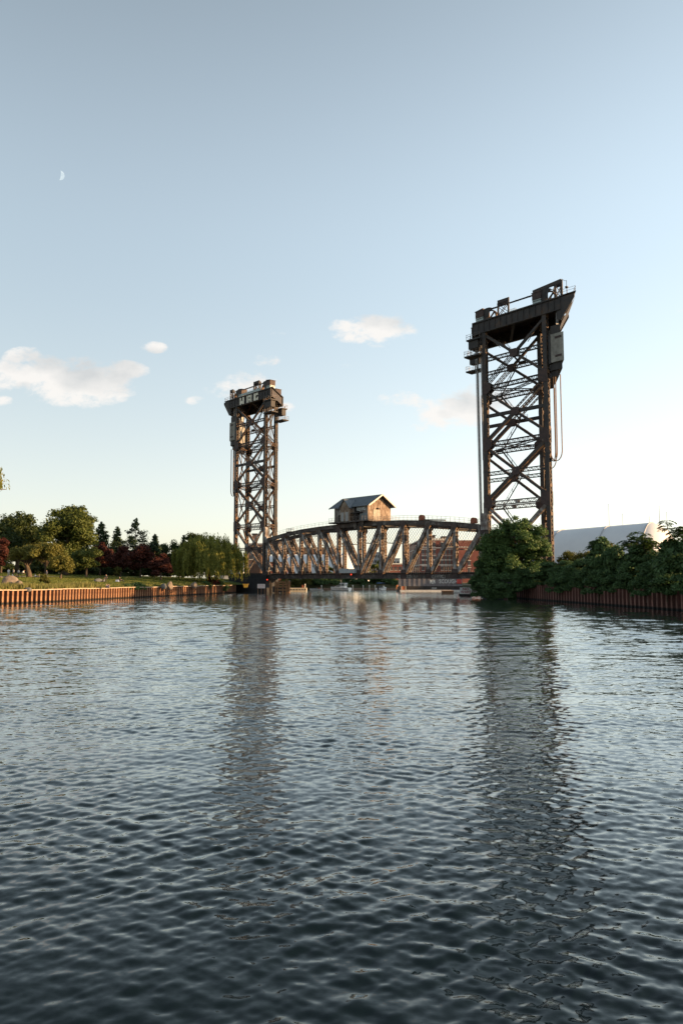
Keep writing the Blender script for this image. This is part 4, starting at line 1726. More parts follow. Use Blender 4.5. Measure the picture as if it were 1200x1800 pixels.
    for sx in (b0 + .35, b0 + 2.1):
        mb.hexa([H(sx, bn - .09, zf), H(sx + 1.1, bn - .09, zf), H(sx + 1.1, bn - .055, zf), H(sx, bn - .055, zf)],
                [H(sx, bn - .09, zf + 2.4), H(sx + 1.1, bn - .09, zf + 2.4), H(sx + 1.1, bn - .055, zf + 2.4), H(sx, bn - .055, zf + 2.4)])
    mb.build('door', plain('faded_grey_door', (0.30, 0.30, 0.30), 0.8), bay)

    def window(s_, z, w_, h_, mat_):
        mb = MB()
        for x0, x1, z0_, z1_ in ((-.5, .5, -.5, -.42), (-.5, .5, .42, .5), (-.5, -.42, -.42, .42), (.42, .5, -.42, .42)):
            mb.hexa([H(s_ + x0 * w_, n0 - .12, z + z0_ * h_), H(s_ + x1 * w_, n0 - .12, z + z0_ * h_), H(s_ + x1 * w_, n0 - .062, z + z0_ * h_), H(s_ + x0 * w_, n0 - .062, z + z0_ * h_)],
                    [H(s_ + x0 * w_, n0 - .12, z + z1_ * h_), H(s_ + x1 * w_, n0 - .12, z + z1_ * h_), H(s_ + x1 * w_, n0 - .062, z + z1_ * h_), H(s_ + x0 * w_, n0 - .062, z + z1_ * h_)])
        f = mb.build('window', DARK, root)
        mb = MB()
        mb.hexa([H(s_ - .42 * w_, n0 - .085, z - .42 * h_), H(s_ + .42 * w_, n0 - .085, z - .42 * h_), H(s_ + .42 * w_, n0 - .064, z - .42 * h_), H(s_ - .42 * w_, n0 - .064, z - .42 * h_)],
                [H(s_ - .42 * w_, n0 - .085, z + .42 * h_), H(s_ + .42 * w_, n0 - .085, z + .42 * h_), H(s_ + .42 * w_, n0 - .064, z + .42 * h_), H(s_ - .42 * w_, n0 - .064, z + .42 * h_)])
        mb.build('pane', mat_, f)
    window(35.6, 22.6, 1.1, 1.0, HATCH)
    # opening with a balcony left and right of the bay
    for x0, x1, z0_, z1_, nm in ((41.0, 42.9, 19.9, 23.2, 'opening'), (34.6, 36.4, 19.5, 21.4, 'opening')):
        mb = MB()
        mb.hexa([H(x0, n0 - .10, z0_), H(x1, n0 - .10, z0_), H(x1, n0 - .063, z0_), H(x0, n0 - .063, z0_)], [H(x0, n0 - .10, z1_), H(x1, n0 - .10, z1_), H(x1, n0 - .063, z1_), H(x0, n0 - .063, z1_)])
        mb.build('opening', plain('dark_interior', (0.012, 0.012, 0.012), 0.9), root)
    mb = MB()
    mb.hexa([H(40.6, n0 - 1.25, 21.45), H(44.2, n0 - 1.25, 21.45), H(44.2, n0 - .07, 21.45), H(40.6, n0 - .07, 21.45)], [H(40.6, n0 - 1.25, 21.6), H(44.2, n0 - 1.25, 21.6), H(44.2, n0 - .07, 21.6), H(40.6, n0 - .07, 21.6)])
    mb.beam(H(42.4, n0 - 1.1, zf), H(42.4, n0 - 1.1, 21.45), AX, .14, .14)
    mb.build('balcony', DARK, root)
    mb = MB()
    pts = [H(42.0, n0 - .75, 20.5) + AX * (1.05 * math.cos(t)) + UP * (1.0 * math.sin(t)) for t in np.linspace(0, 2 * math.pi, 15)]
    mb.tube(pts, .08, 6, cap=False)
    for t in (0, 1.05, 2.1):
        dv = AX * (1.05 * math.cos(t)) + UP * math.sin(t)
        mb.beam(H(42.0, n0 - .75, 20.5) - dv, H(42.0, n0 - .75, 20.5) + dv, NX, .08, .1)
    mb.build('hoist_wheel', DARK, root)
    mb = MB()
    mb.hexa([H(43.0, n0 - .10, zf), H(45.9, n0 - .10, zf), H(45.9, n0 - .064, zf), H(43.0, n0 - .064, zf)], [H(43.0, n0 - .10, 21.4), H(45.9, n0 - .10, 21.4), H(45.9, n0 - .064, 21.4), H(43.0, n0 - .064, 21.4)])
    mb.build('repair_panel', plain('blue_grey_panel', (0.17, 0.20, 0.22), 0.7), root)
    lettering('REAMS', 1.55, .02, GRAF, H(43.55, n0 - .11, 22.55), AX, root, 'graffiti', .02, .72)
    # gable end: wide pale doors and a lamp
    q = s1 + .07
    for y0, y1, z1_ in ((1.35, 2.75, 2.9), (2.85, 3.9, 2.9)):
        mb = MB()
        mb.hexa([H(q, y0, zf), H(q + .05, y0, zf), H(q + .05, y1, zf), H(q, y1, zf)], [H(q, y0, zf + z1_), H(q + .05, y0, zf + z1_), H(q + .05, y1, zf + z1_), H(q, y1, zf + z1_)])
        mb.build('door', surf('weathered_door', [(0.3, (0.20, 0.165, 0.13)), (0.6, (0.36, 0.32, 0.27)), (0.8, (0.50, 0.46, 0.40))], 1.1, 0.8), root)
    mb = MB()
    mb.hexa([H(q, 2.7, zf + 3.0), H(q + .5, 2.7, zf + 3.0), H(q + .5, 3.4, zf + 3.0), H(q, 3.4, zf + 3.0)], [H(q, 2.7, zf + 3.4), H(q + .5, 2.7, zf + 3.2), H(q + .5, 3.4, zf + 3.2), H(q, 3.4, zf + 3.4)])
    mb.build('lamp_hood', DARK, root)
    mb = MB()
    rail_run(mb, [H(s0 - 1.1, n0 - 1.1, zf), H(b0 - .1, n0 - 1.1, zf)], 1.1, 1.1, .03)
    rail_run(mb, [H(s1 + 1.3, n0 - 1.0, zf), H(s1 + 1.3, d1 + 1.8, zf)], 1.1, 1.1, .03)
    rail_run(mb, [H(b1 + .1, n0 - 1.1, zf), H(s1 + 1.3, n0 - 1.1, zf)], 1.1, 1.1, .03)
    mb.build('railing', RAILM, root)
    # big brackets carrying it out from the truss
    for s_ in (41.3, 44.0):
        mb = MB()
        plate_poly(mb, [H(s_ - .9, n0 - .5, zf - .35), H(s_ + .9, n0 - .5, zf - .35), H(s_ + .3, n0 - .1, 17.2), H(s_ - .3, n0 - .1, 17.2)], NX, .1)
        mb.build('bracket', CHORD, root)


build_house()

# grey cabinet on the footway of the span
cbn = thing('equipment_cabinet', 'pale grey equipment cabinet standing on the footway of the truss span', 'cabinet', SP(4.55, False, 5.56) - NX * .9)
for x0, x1 in ((-3.0, .25), (.30, 1.5), (1.55, 3.1)):
    mb = MB()
    mb.box(Vector(cbn['_org']) + AX * (x0 + x1) / 2, AX, NX, x1 - x0, .8, 5.56, 6.75 - (.12 if x0 > 0 else 0))
    mb.build('box', plain('pale_grey_enamel', (0.34, 0.36, 0.37), 0.5), cbn)


# ------------------------------------------------------------------ boats, docks, signs on the water
def lofted(sections, closed=True):
    """sections: list of rings of points (same count)"""
    mb = MB()
    n = len(sections[0])
    for s in sections:
        mb.v.extend(tuple(p) for p in s)
    for k in range(len(sections) - 1):
        for j in range(n if closed else n - 1):
            a_, b_ = k * n + j, k * n + (j + 1) % n
            mb.f.append((a_, b_, b_ + n, a_ + n))
            mb.m.append(0)
    mb.f.append(tuple(range(n))[::-1])
    mb.f.append(tuple((len(sections) - 1) * n + j for j in range(n)))
    mb.m.extend((0, 0))
    return mb


def boat(name, label, c, ang, L, B, free, kind):
    root = thing(name, label, 'boat', c, 'boats moored behind the bridge')
    ex = Vector((math.cos(ang), math.sin(ang), 0))
    ey = Vector((-math.sin(ang), math.cos(ang), 0))
    P = lambda x, y, z: Vector(c) + ex * (x * L) + ey * (y * B) + UP * z
    secs = []
    for t in np.linspace(-.5, .5, 9):
        w_ = .5 * (1 - max(0, (t + .05) / .56) ** 2.3)
        w_ = max(w_, .015)
        sh = free * (1 + .30 * max(0, t + .1) ** 1.2 * 1.6)
        k_ = max(0, t - .25) * 1.2
        secs.append([P(t, -w_, sh), P(t + k_ * .0, -w_ * .82, .12 + k_ * .6), P(t, 0, -.35 + k_ * 1.6), P(t, w_ * .82, .12 + k_ * .6), P(t, w_, sh), P(t, w_ * .9, sh + .02), P(t, -w_ * .9, sh + .02)])
    hull = lofted(secs).build('hull', WHITE, root, smooth=False)
    mb = MB()
    for s in (-1, 1):
        mb.tube([P(t, s * (.5 * (1 - max(0, (t + .05) / .56) ** 2.3) + .01), free * .82 * (1 + .30 * max(0, t + .1) ** 1.2 * 1.6)) for t in np.linspace(-.5, .42, 9)], .045, 5)
    mb.build('rub_rail', plain('navy_stripe', (0.06, 0.07, 0.12), 0.4), hull)
    if kind == 'cruiser':
        def cab(t0, t1, w_, z0, z1, rk, name_, mat_):
            b = [P(t0, -w_, z0), P(t1, -w_, z0), P(t1, w_, z0), P(t0, w_, z0)]
            t = [P(t0 + .02, -w_ * .86, z1), P(t1 - rk, -w_ * .86, z1), P(t1 - rk, w_ * .86, z1), P(t0 + .02, w_ * .86, z1)]
            mb = MB()
            mb.hexa(b, t)
            return mb.build(name_, mat_, root)
        cab(-.28, .30, .40, free + .03, free + .62, .14, 'foredeck_cabin', WHITE)
        cab(-.30, .10, .38, free + .63, free + 1.45, .12, 'windscreen', GLASSM)
        cab(-.32, -.02, .40, free + 1.46, free + 1.62, .03, 'hardtop', WHITE)
        for s in (-1, 1):
            for t in (-.29, -.12):
                mb = MB()
                mb.beam(P(t, s * .385, free + .6), P(t + .01, s * .345, free + 1.47), ex, .14, .06)
                mb.build('pillar', WHITE, root)
            mb = MB()
            mb.beam(P(-.05, s * .409, free + .35), P(.16, s * .39, free + .40), UP, .22, .03)
            mb.build('side_window', GLASSM, root)
        mb = MB()
        mb.tube([P(.48, 0, free * 1.3 + .1), P(.30, -.30, free * 1.2 + .65), P(.02, -.44, free + .75)], .025, 5)
        mb.tube([P(.48, 0, free * 1.3 + .1), P(.30, .30, free * 1.2 + .65), P(.02, .44, free + .75)], .025, 5)
        for t, w_ in ((.3, .3), (.15, .38)):
            for s in (-1, 1):
                mb.tube([P(t, s * w_, free + .2), P(t, s * w_, free + .85)], .02, 4)
        mb.build('bow_rail', RAILM, root)
    elif kind == 'canvas':
        b = [P(-.15, -.38, free), P(.2, -.33, free), P(.2, .33, free), P(-.15, .38, free)]
        t = [P(-.15, -.34, free + .75), P(.06, -.28, free + .75), P(.06, .28, free + .75), P(-.15, .34, free + .75)]
        mb = MB()
        mb.hexa(b, t)
        mb.build('windscreen', GLASSM, root)
        blue = plain('blue_canvas', (0.03, 0.08, 0.20), 0.8)
        mb = MB()
        pts = [(-.45, 1.55), (-.30, 1.75), (-.05, 1.75), (.06, 1.5)]
        for (x0, z0), (x1, z1) in zip(pts[:-1], pts[1:]):
            mb.hexa([P(x0, -.4, free + z0 - .9), P(x1, -.4, free + z1 - .9), P(x1, .4, free + z1 - .9), P(x0, .4, free + z0 - .9)][::1],
                    [P(x0, -.4, free + z0), P(x1, -.4, free + z1), P(x1, .4, free + z1), P(x0, .4, free + z0)]) if False else mb.hexa(
                [P(x0, -.4, free + z0), P(x1, -.4, free + z1), P(x1, .4, free + z1), P(x0, .4, free + z0)],
                [P(x0, -.4, free + z0 + .07), P(x1, -.4, free + z1 + .07), P(x1, .4, free + z1 + .07), P(x0, .4, free + z0 + .07)])
        mb.build('canopy', blue, root)
        mb = MB()
        for s in (-1, 1):
            for t in (-.44, -.1, .05):
                mb.tube([P(t, s * .4, free), P(t, s * .4, free + 1.6)], .025, 5)
        mb.build('canopy_frame', RAILM, root)
        mb = MB()
        mb.hexa([P(-.55, -.08, .1), P(-.5, -.08, .1), P(-.5, .08, .1), P(-.55, .08, .1)], [P(-.58, -.1, free + .55), P(-.5, -.1, free + .55), P(-.5, .1, free + .55), P(-.58, .1, free + .55)])
        mb.build('outboard_motor', DARK, root)
    else:
        b = [P(-.05, -.34, free), P(.14, -.28, free), P(.14, .28, free), P(-.05, .34, free)]
        t = [P(-.05, -.32, free + .45), P(.02, -.26, free + .45), P(.02, .26, free + .45), P(-.05, .32, free + .45)]
        mb = MB()
        mb.hexa(b, t)
        mb.build('windscreen', GLASSM, root)
        for y in (-.22, .22):
            mb = MB()
            mb.box(P(-.22, y, 0), ex, ey, .5, .5, free - .1, free + .4)
            mb.build('seat', plain('red_brown_vinyl', (0.20, 0.07, 0.05), 0.6), root)
        mb = MB()
        mb.hexa([P(-.55, -.1, .1), P(-.5, -.1, .1), P(-.5, .1, .1), P(-.55, .1, .1)], [P(-.58, -.12, free + .6), P(-.5, -.12, free + .6), P(-.5, .12, free + .6), P(-.58, .12, free + .6)])
        mb.build('outboard_motor', DARK, root)
    return root


p = at(598, 1037, 258)
boat('motor_cruiser', 'white cabin cruiser with a hardtop moored at the dock under mid span', (p.x, 257, 0), R_(150), 7.6, 2.5, .95, 'cruiser')
p = at(671, 1037, 257)
boat('motor_boat', 'small white boat with a blue canvas top moored near the orange clad person', (p.x, 256, 0), R_(60), 5.6, 2.3, .9, 'canvas')
p = at(556, 1037, 258)
boat('runabout', 'low open runabout beside the pale float dock', (p.x, 257, 0), R_(172), 4.6, 1.8, .5, 'open')


def dock(name, label, px0, px1, Y, z, mat_, dots=False, depth=2.0):
    a_, b_ = at(px0, 1020, Y), at(px1, 1020, Y)
    c = ((a_.x + b_.x) / 2, Y + depth / 2, 0)
    root = thing(name, label, 'dock', c)
    w_ = b_.x - a_.x
    n = max(2, int(w_ / 1.6))
    mb = MB()
    mb.box(c, (1, 0), (0, 1), w_, depth, -.3, z - .12)
    mb.build('float', mat_, root)
    for k in range(n):
        mb = MB()
        x = a_.x + w_ * (k + .5) / n
        mb.box((x, c[1]), (1, 0), (0, 1), w_ / n - .05, depth + .1, z - .118, z)
        mb.build('plank', mat_, root)
    if dots:
        for k in range(6):
            x = a_.x + w_ * (k + .5) / 6
            mb = MB()
            mb.tube([(x, Y - .10, z * .5), (x, Y + .2, z * .5)], .20, 10)
            mb.build('fender', DARK, root)
    return root


PALE = surf('pale_dock_plastic', [(0.3, (0.48, 0.42, 0.32)), (0.7, (0.66, 0.60, 0.48))], 1.0, 0.7)
DOCKW = surf('dock_wood', [(0.3, (0.13, 0.085, 0.055)), (0.7, (0.27, 0.19, 0.135))], 1.3, 0.85)
dock('float_dock', 'pale float dock with a row of dark round fenders', 509, 539, 236, 1.15, PALE, True)
dock('wooden_dock', 'long low wooden dock behind the boats', 560, 700, 262, 0.75, DOCKW)
dock('work_float', 'long work float with a pale edge lying under the corrugated barge', 703, 812, 232, 0.55, surf('grey_deck', [(0.3, (0.50, 0.49, 0.47)), (0.7, (0.66, 0.65, 0.62))], 1.0, 0.8))

bar = thing('barrel', 'rusty orange barrel on the pale float dock', 'barrel', at(531.5, 1030, 237) * 1.0)
bc = Vector((bar.location.x, 237, 1.15))
bar.location = bc
bar['_org'] = tuple(bc)
mb = MB()
mb.tube([bc + UP * z for z in (0.0, .02, .28, .30, .58, .6, .86, .88)], [.30, .30, .30, .32, .32, .30, .30, .28], 12)
mb.build('drum', surf('orange_drum', [(0.3, (0.38, 0.10, 0.04)), (0.7, (0.55, 0.18, 0.07))], 2.0, 0.6), bar)
mb = MB()
mb.tube([bc + UP * .87, bc + UP * .93], .26, 12)
mb.build('lid', DARK, bar)

for k, (px, Y, h_) in enumerate(((536, 236.6, 2.2), (565, 261, 1.5), (583, 260.5, 1.3), (620, 261.5, 1.6), (638, 261.5, 1.5), (649, 261.5, 1.5), (659, 261.5, 1.5))):
    x = at(px, 1030, Y).x
    pp = thing('mooring_post', ('pale mooring post at the end of the float dock', 'pale mooring post beside the low runabout', 'dark mooring post at the bow of the white cruiser', 'pale mooring post right behind the stern of the white cruiser',
                            'pale mooring post midway between cruiser and blue canvas boat', 'second pale mooring post left of the blue canvas boat', 'pale mooring post beside the blue canvas boat')[k],
               'post', (x, Y, 0), 'mooring posts of the docks')
    mb = MB()
    mb.tube([(x, Y, -1), (x, Y, h_)], .17, 8)
    mb.build('shaft', plain('pale_post', (0.50, 0.47, 0.40), 0.8) if k != 2 else DARK, pp)
    mb = MB()
    mb.tube([(x, Y, h_), (x, Y, h_ + .12), (x, Y, h_ + .25)], [.21, .20, .03], 8)
    mb.build('cap', WHITE if k != 2 else DARK, pp)


def sign_raft():
    Y = 172
    c = at(818, 1035, Y)
    root = thing('no_wake_sign', 'white NO WAKE sign on a dark raft beside the leafy bank', 'sign', (c.x, Y, 0))
    mb = MB()
    mb.box((c.x, Y + .6), (1, 0), (0, 1), 2.9, 1.3, -.3, .50)
    mb.build('raft', DARK, root)
    mb = MB()
    mb.box((c.x, Y), (1, 0), (0, 1), 2.75, .08, .55, 2.0)
    mb.build('board', WHITE, root)
    for x in (-1.0, 1.0):
        mb = MB()
        mb.box((c.x + x, Y + .13), (1, 0), (0, 1), .1, .1, .4, 1.9)
        mb.build('post', DARK, root)
    lettering('NO', .80, .015, REDP, (c.x, Y - .06, 1.62), (1, 0), root, 'lettering', .008, 1.2)
    lettering('WAKE', .80, .015, REDP, (c.x, Y - .06, .93), (1, 0), root, 'lettering', .008, 1.05)


sign_raft()


def small_sign(px0, px1, pyt, pyb, Y, label, posts, mat_, lines):
    a_, b_ = at(px0, pyt, Y), at(px1, pyb, Y)
    cx = (a_.x + b_.x) / 2
    root = thing('warning_sign', label, 'sign', (cx, Y, 0), 'warning signs by the pier')
    mb = MB()
    mb.box((cx, Y), (1, 0), (0, 1), b_.x - a_.x, .08, b_.z, a_.z)
    bd = mb.build('board', mat_, root)
    for k in range(posts):
        x = a_.x + (b_.x - a_.x) * (.08 + .84 * k / max(1, posts - 1))
        mb = MB()
        mb.box((x, Y + .12), (1, 0), (0, 1), .14, .12, -1, a_.z - .05)
        mb.build('post', TIMBER, root)
    for k in range(lines):
        z = a_.z + (b_.z - a_.z) * (k + .75) / (lines + .5)
        scribble(Vector((cx, Y - .05, z)), Vector((1, 0, 0)), (b_.x - a_.x) * .75, .16, 'faint_line', plain('faded_red_print', (0.42, 0.25, 0.23), 0.7), bd, k + 40, .02)


small_sign(452.5, 466, 1026.5, 1034, 206, 'pinkish white board on wooden posts in front of the farther pier', 3, plain('pink_white_board', (0.60, 0.52, 0.50), 0.6), 2)
small_sign(468, 473.5, 1028, 1033, 206, 'small narrow dark board on posts beside the pinkish white one', 2, DARK, 0)

yt = at(432, 1030, 211)
yb = thing('yellow_tank', 'small yellow tank hung low on the farther stone pier', 'tank', (yt.x, 211, yt.z))
mb = MB()
mb.hexa([Vector((yt.x + x * .45, 211 + y * .3, yt.z - .55)) for x, y in ((-1, -1), (1, -1), (1, 1), (-1, 1))], [Vector((yt.x + x * .72, 211 + y * .4, yt.z + .45)) for x, y in ((-1, -1), (1, -1), (1, 1), (-1, 1))])
mb.build('hopper', plain('yellow_paint', (0.55, 0.33, 0.04), 0.6), yb)
mb = MB()
mb.box((yt.x, 211), (1, 0), (0, 1), 1.6, .95, yt.z + .451, yt.z + .58)
mb.build('lid', plain('yellow_paint', (0.55, 0.33, 0.04), 0.6), yb)


def fender_crib():
    Y = 208
    a_, b_ = at(474, 1020, Y), at(507, 1020, Y)
    root = thing('timber_fender', 'sunlit orange brown timber fender crib at the river end of the farther pier', 'fender', ((a_.x + b_.x) / 2, Y + 2, 0))
    w_ = b_.x - a_.x
    for x in (.02, .30, .42, .70, .88, 1.0):
        for dy in (0, 3.6):
            mb = MB()
            X = a_.x + w_ * x
            mb.tube([(X, Y + dy, -1.2), (X, Y + dy, 3.3 + .5 * math.sin(x * 9 + dy))], .17, 7)
            mb.build('pile', TIMBER, root)
    for z in (.9, 1.75, 2.45, 3.1):
        mb = MB()
        mb.box((a_.x + w_ * .64, Y - .28), (1, 0), (0, 1), w_ * (.62 if z < 3 else .45), .22, z - .16, z + .16)
        mb.build('waler', TIMBER, root)
        mb = MB()
        mb.box((b_.x + .25, Y + 1.8), (1, 0), (0, 1), .22, 4.2, z - .16, z + .16)
        mb.build('waler', TIMBER, root)
    mb = MB()
    mb.box(((a_.x + b_.x) / 2, Y + 1.6), (1, 0), (0, 1), w_ * .7, 2.6, .2, 1.9)
    mb.build('crib', DARK, root)  # dark box stands in for the shade in the gaps between timbers


fender_crib()


def barge():
    Y = 236
    a_, b_ = at(700, 1020, Y), at(812, 1020, Y)
    root = thing('barge', 'long grey corrugated barge side with sprayed letters under the bridge', 'barge', ((a_.x + b_.x) / 2, Y + 4, 0))
    w_ = b_.x - a_.x
    GREYB = surf('barge_grey', [(0.3, (0.10, 0.10, 0.115)), (0.7, (0.19, 0.185, 0.20))], 0.8, 0.7, second=((0.12, 0.06, 0.05), .5, .55, .75, (1, 1, .3)))
    mb = MB()
    mb.box(((a_.x + b_.x) / 2, Y + 4), (1, 0), (0, 1), w_, 8, -.4, 1.7)
    mb.build('hull', DARK, root)
    n = 26
    for k in range(n):
        x0 = a_.x + w_ * k / n
        d = .12 if k % 2 else 0
        mb = MB()
        mb.box((x0 + w_ / n / 2, Y + .35 + d), (1, 0), (0, 1), w_ / n - .01, .3, 1.71, 4.05)
        mb.build('panel', GREYB, root)
    mb = MB()
    mb.box(((a_.x + b_.x) / 2, Y + .4), (1, 0), (0, 1), w_ + .3, .5, 4.051, 4.2)
    mb.build('coping', GREYB, root)
    G = lambda px, z: Vector((at(px, 1020, Y).x, Y + .16, z))
    lettering('SCOUGH', 1.75, .02, GRAF, G(787.5, 3.15), (1, 0), root, 'graffiti', .02, .80)
    mb = MB()
    g = G(806.5, 3.2)
    mb.box((g.x, g.y), (1, 0), (0, 1), 1.5, .05, 2.5, 3.9)
    mb.build('graffiti', GRAFR, root)
    scribble(G(760, 3.1), Vector((1, 0, 0)), 1.5, 1.1, 'graffiti', GRAF, root, 77, .06)
    scribble(G(762.5, 1.0) - Vector((0, .25, 0)), Vector((1, 0, 0)), 1.5, .5, 'graffiti', GRAF, root, 78, .05)


barge()
fx = at(787, 1037, 196)
fb = thing('dark_float', 'dark square float beside the NO WAKE sign', 'float', (fx.x, 196, 0))
mb = MB()
mb.box((fx.x, 197), (1, 0), (0, 1), 2.9, 2, -.3, .75)
mb.build('drum', DARK, fb)
mb = MB()
mb.box((fx.x, 197), (1, 0), (0, 1), 3.1, 2.2, .751, .95)
mb.build('deck', DOCKW, fb)
bx = at(709.5, 1032, 231)
ob = thing('orange_crate', 'orange crate standing on the work float beside the orange clad person', 'crate', (bx.x, 232.6, .55))
for k in range(4):
    mb = MB()
    mb.box((bx.x, 232.2), (1, 0), (0, 1), 1.35, .06, .60 + k * .28, .60 + k * .28 + .24)
    mb.build('slat', plain('orange_plank', (0.42, 0.13, 0.05), 0.7), ob)
mb = MB()
mb.box((bx.x, 232.65), (1, 0), (0, 1), 1.3, .8, .56, 1.68)
mb.build('body', plain('orange_box_paint', (0.36, 0.12, 0.05), 0.7), ob)
for x in (-.66, .66):
    mb = MB()
    mb.box((bx.x + x, 232.15), (1, 0), (0, 1), .14, .10, .56, 1.75)
    mb.build('corner_post', CREAM, ob)


# ------------------------------------------------------------------ people
def person_mesh(pose, female=False):
    """one continuous skinned figure; materials by height: 0 skin, 1 top, 2 legs, 3 hair, 4 shoes"""
    J = {}
    if pose == 'stand':
        J = dict(pel=(0, 0, .95), ch=(0, 0, 1.32), nk=(0, 0, 1.48), hd=(0, .01, 1.58), tp=(0, .01, 1.72),
                 hl=(-.10, 0, .90), hr=(.10, 0, .90), kl=(-.11, -.02, .50), kr=(.12, .03, .50), al=(-.11, .02, .09), ar=(.14, .06, .09), fl=(-.12, -.13, .04), fr=(.16, -.09, .04),
                 sl=(-.19, 0, 1.40), sr=(.19, 0, 1.40), el=(-.26, .03, 1.13), er=(.25, -.02, 1.13), wl_=(-.24, -.05, .90), wr=(.20, -.20, .98), gl=(-.235, -.07, .80), gr=(.16, -.28, .98))
    elif pose == 'sit':
        J = dict(pel=(0, 0, .13), ch=(0, .06, .50), nk=(0, .06, .66), hd=(0, .03, .76), tp=(0, .03, .90),
                 hl=(-.11, 0, .13), hr=(.11, 0, .13), kl=(-.16, -.36, .42), kr=(.18, -.36, .38), al=(-.16, -.60, .09), ar=(.16, -.62, .08), fl=(-.16, -.74, .05), fr=(.16, -.76, .05),
                 sl=(-.19, .06, .58), sr=(.19, .06, .58), el=(-.28, -.08, .36), er=(.28, -.08, .36), wl_=(-.20, -.28, .40), wr=(.20, -.28, .37), gl=(-.17, -.36, .42), gr=(.18, -.36, .40))
    else:   # stooping
        J = dict(pel=(0, .05, .92), ch=(0, -.18, 1.16), nk=(0, -.30, 1.27), hd=(0, -.38, 1.35), tp=(0, -.46, 1.45),
                 hl=(-.10, .05, .88), hr=(.10, .05, .88), kl=(-.12, -.05, .48), kr=(.12, .02, .48), al=(-.12, .05, .09), ar=(.13, .12, .09), fl=(-.12, -.10, .04), fr=(.13, -.04, .04),
                 sl=(-.18, -.22, 1.20), sr=(.18, -.22, 1.20), el=(-.22, -.28, .93), er=(.22, -.28, .93), wl_=(-.14, -.45, .80), wr=(.14, -.45, .80), gl=(-.10, -.53, .76), gr=(.10, -.53, .76))
    E = [('pel', 'ch'), ('ch', 'nk'), ('nk', 'hd'), ('hd', 'tp'), ('pel', 'hl'), ('hl', 'kl'), ('kl', 'al'), ('al', 'fl'), ('pel', 'hr'), ('hr', 'kr'), ('kr', 'ar'), ('ar', 'fr'),
         ('ch', 'sl'), ('sl', 'el'), ('el', 'wl_'), ('wl_', 'gl'), ('ch', 'sr'), ('sr', 'er'), ('er', 'wr'), ('wr', 'gr')]
    rad = dict(pel=.145, ch=.15, nk=.055, hd=.095, tp=.075, hl=.10, hr=.10, kl=.062, kr=.062, al=.045, ar=.045, fl=.035, fr=.035, sl=.07, sr=.07, el=.045, er=.045, wl_=.03, wr=.03, gl=.035, gr=.035)
    names = list(J)
    me = bpy.data.meshes.new('figure')
    me.from_pydata([J[k] for k in names], [(names.index(a_), names.index(b_)) for a_, b_ in E], [])
    o = bpy.data.objects.new('figure', me)
    COL.objects.link(o)
    o.modifiers.new('skin', 'SKIN')
    sv = me.skin_vertices[0].data
    for k, nme in enumerate(names):
        sv[k].radius = (rad[nme], rad[nme])
        sv[k].use_root = nme == 'pel'
    o.modifiers.new('sub', 'SUBSURF').levels = 1
    dg = bpy.context.evaluated_depsgraph_get()
    res = bpy.data.meshes.new_from_object(o.evaluated_get(dg))
    bpy.data.objects.remove(o)
    jv = {k: Vector(v_) for k, v_ in J.items()}
    part = {}
    for k in range(5):
        res.materials.append(None)
    segs = [(a_, b_) for a_, b_ in E]

    def near(p):
        best, bd = None, 9
        for a_, b_ in segs:
            A, B = jv[a_], jv[b_]
            t = max(0, min(1, (p - A).dot(B - A) / max(1e-6, (B - A).length_squared)))
            d = (p - (A + (B - A) * t)).length - (rad[a_] + (rad[b_] - rad[a_]) * t) * .9
            if d < bd:
                best, bd = (a_, b_, t), d
        return best
    for pl in res.polygons:
        a_, b_, t = near(pl.center)
        if a_ in ('nk', 'hd') or (a_, b_) == ('ch', 'nk') and t > .75:
            back = pl.center.y > jv['hd'].y + .01
            pl.material_index = 3 if (a_ == 'hd' and (pl.center.z > jv['hd'].z + .06 or back)) else 0
        elif a_ in ('wl_', 'wr') or (a_ in ('el', 'er') and t > .35):
            pl.material_index = 0
        elif a_ in ('al', 'ar'):
            pl.material_index = 4
        elif a_ in ('hl', 'hr', 'kl', 'kr') or b_ in ('hl', 'hr') or (a_ == 'pel' and t < .12):
            pl.material_index = 2
        else:
            pl.material_index = 1
        pl.use_smooth = True
    return res


POSES = {k: person_mesh(k) for k in ('stand', 'sit', 'stoop')}
SKIN = plain('skin', (0.42, 0.25, 0.18), 0.6)
HAIR = plain('dark_hair', (0.025, 0.018, 0.014), 0.7)
SHOE = plain('dark_shoe', (0.03, 0.03, 0.03), 0.7)


def cloth(c):
    return plain('cloth_%02d%02d%02d' % tuple(int(x * 99) for x in c), c, 0.85)


def person(px, Y, pose, rz, top, legs, label, z=None, sc=1.0, x=None):
    X = at(px, 1015, Y).x if x is None else x
    zz = lawn_z(X, Y) if z is None else z
    o = bpy.data.objects.new('person', POSES[pose])
    COL.objects.link(o)
    o.location = (X, Y, zz)
    o.rotation_euler = (0, 0, rz)
    o.scale = (sc, sc, sc)
    for k, m_ in enumerate((SKIN, cloth(top), cloth(legs), HAIR, SHOE)):
        o.material_slots[k].link = 'OBJECT'
        o.material_slots[k].material = m_
    tag(o, label, 'person')
    return o


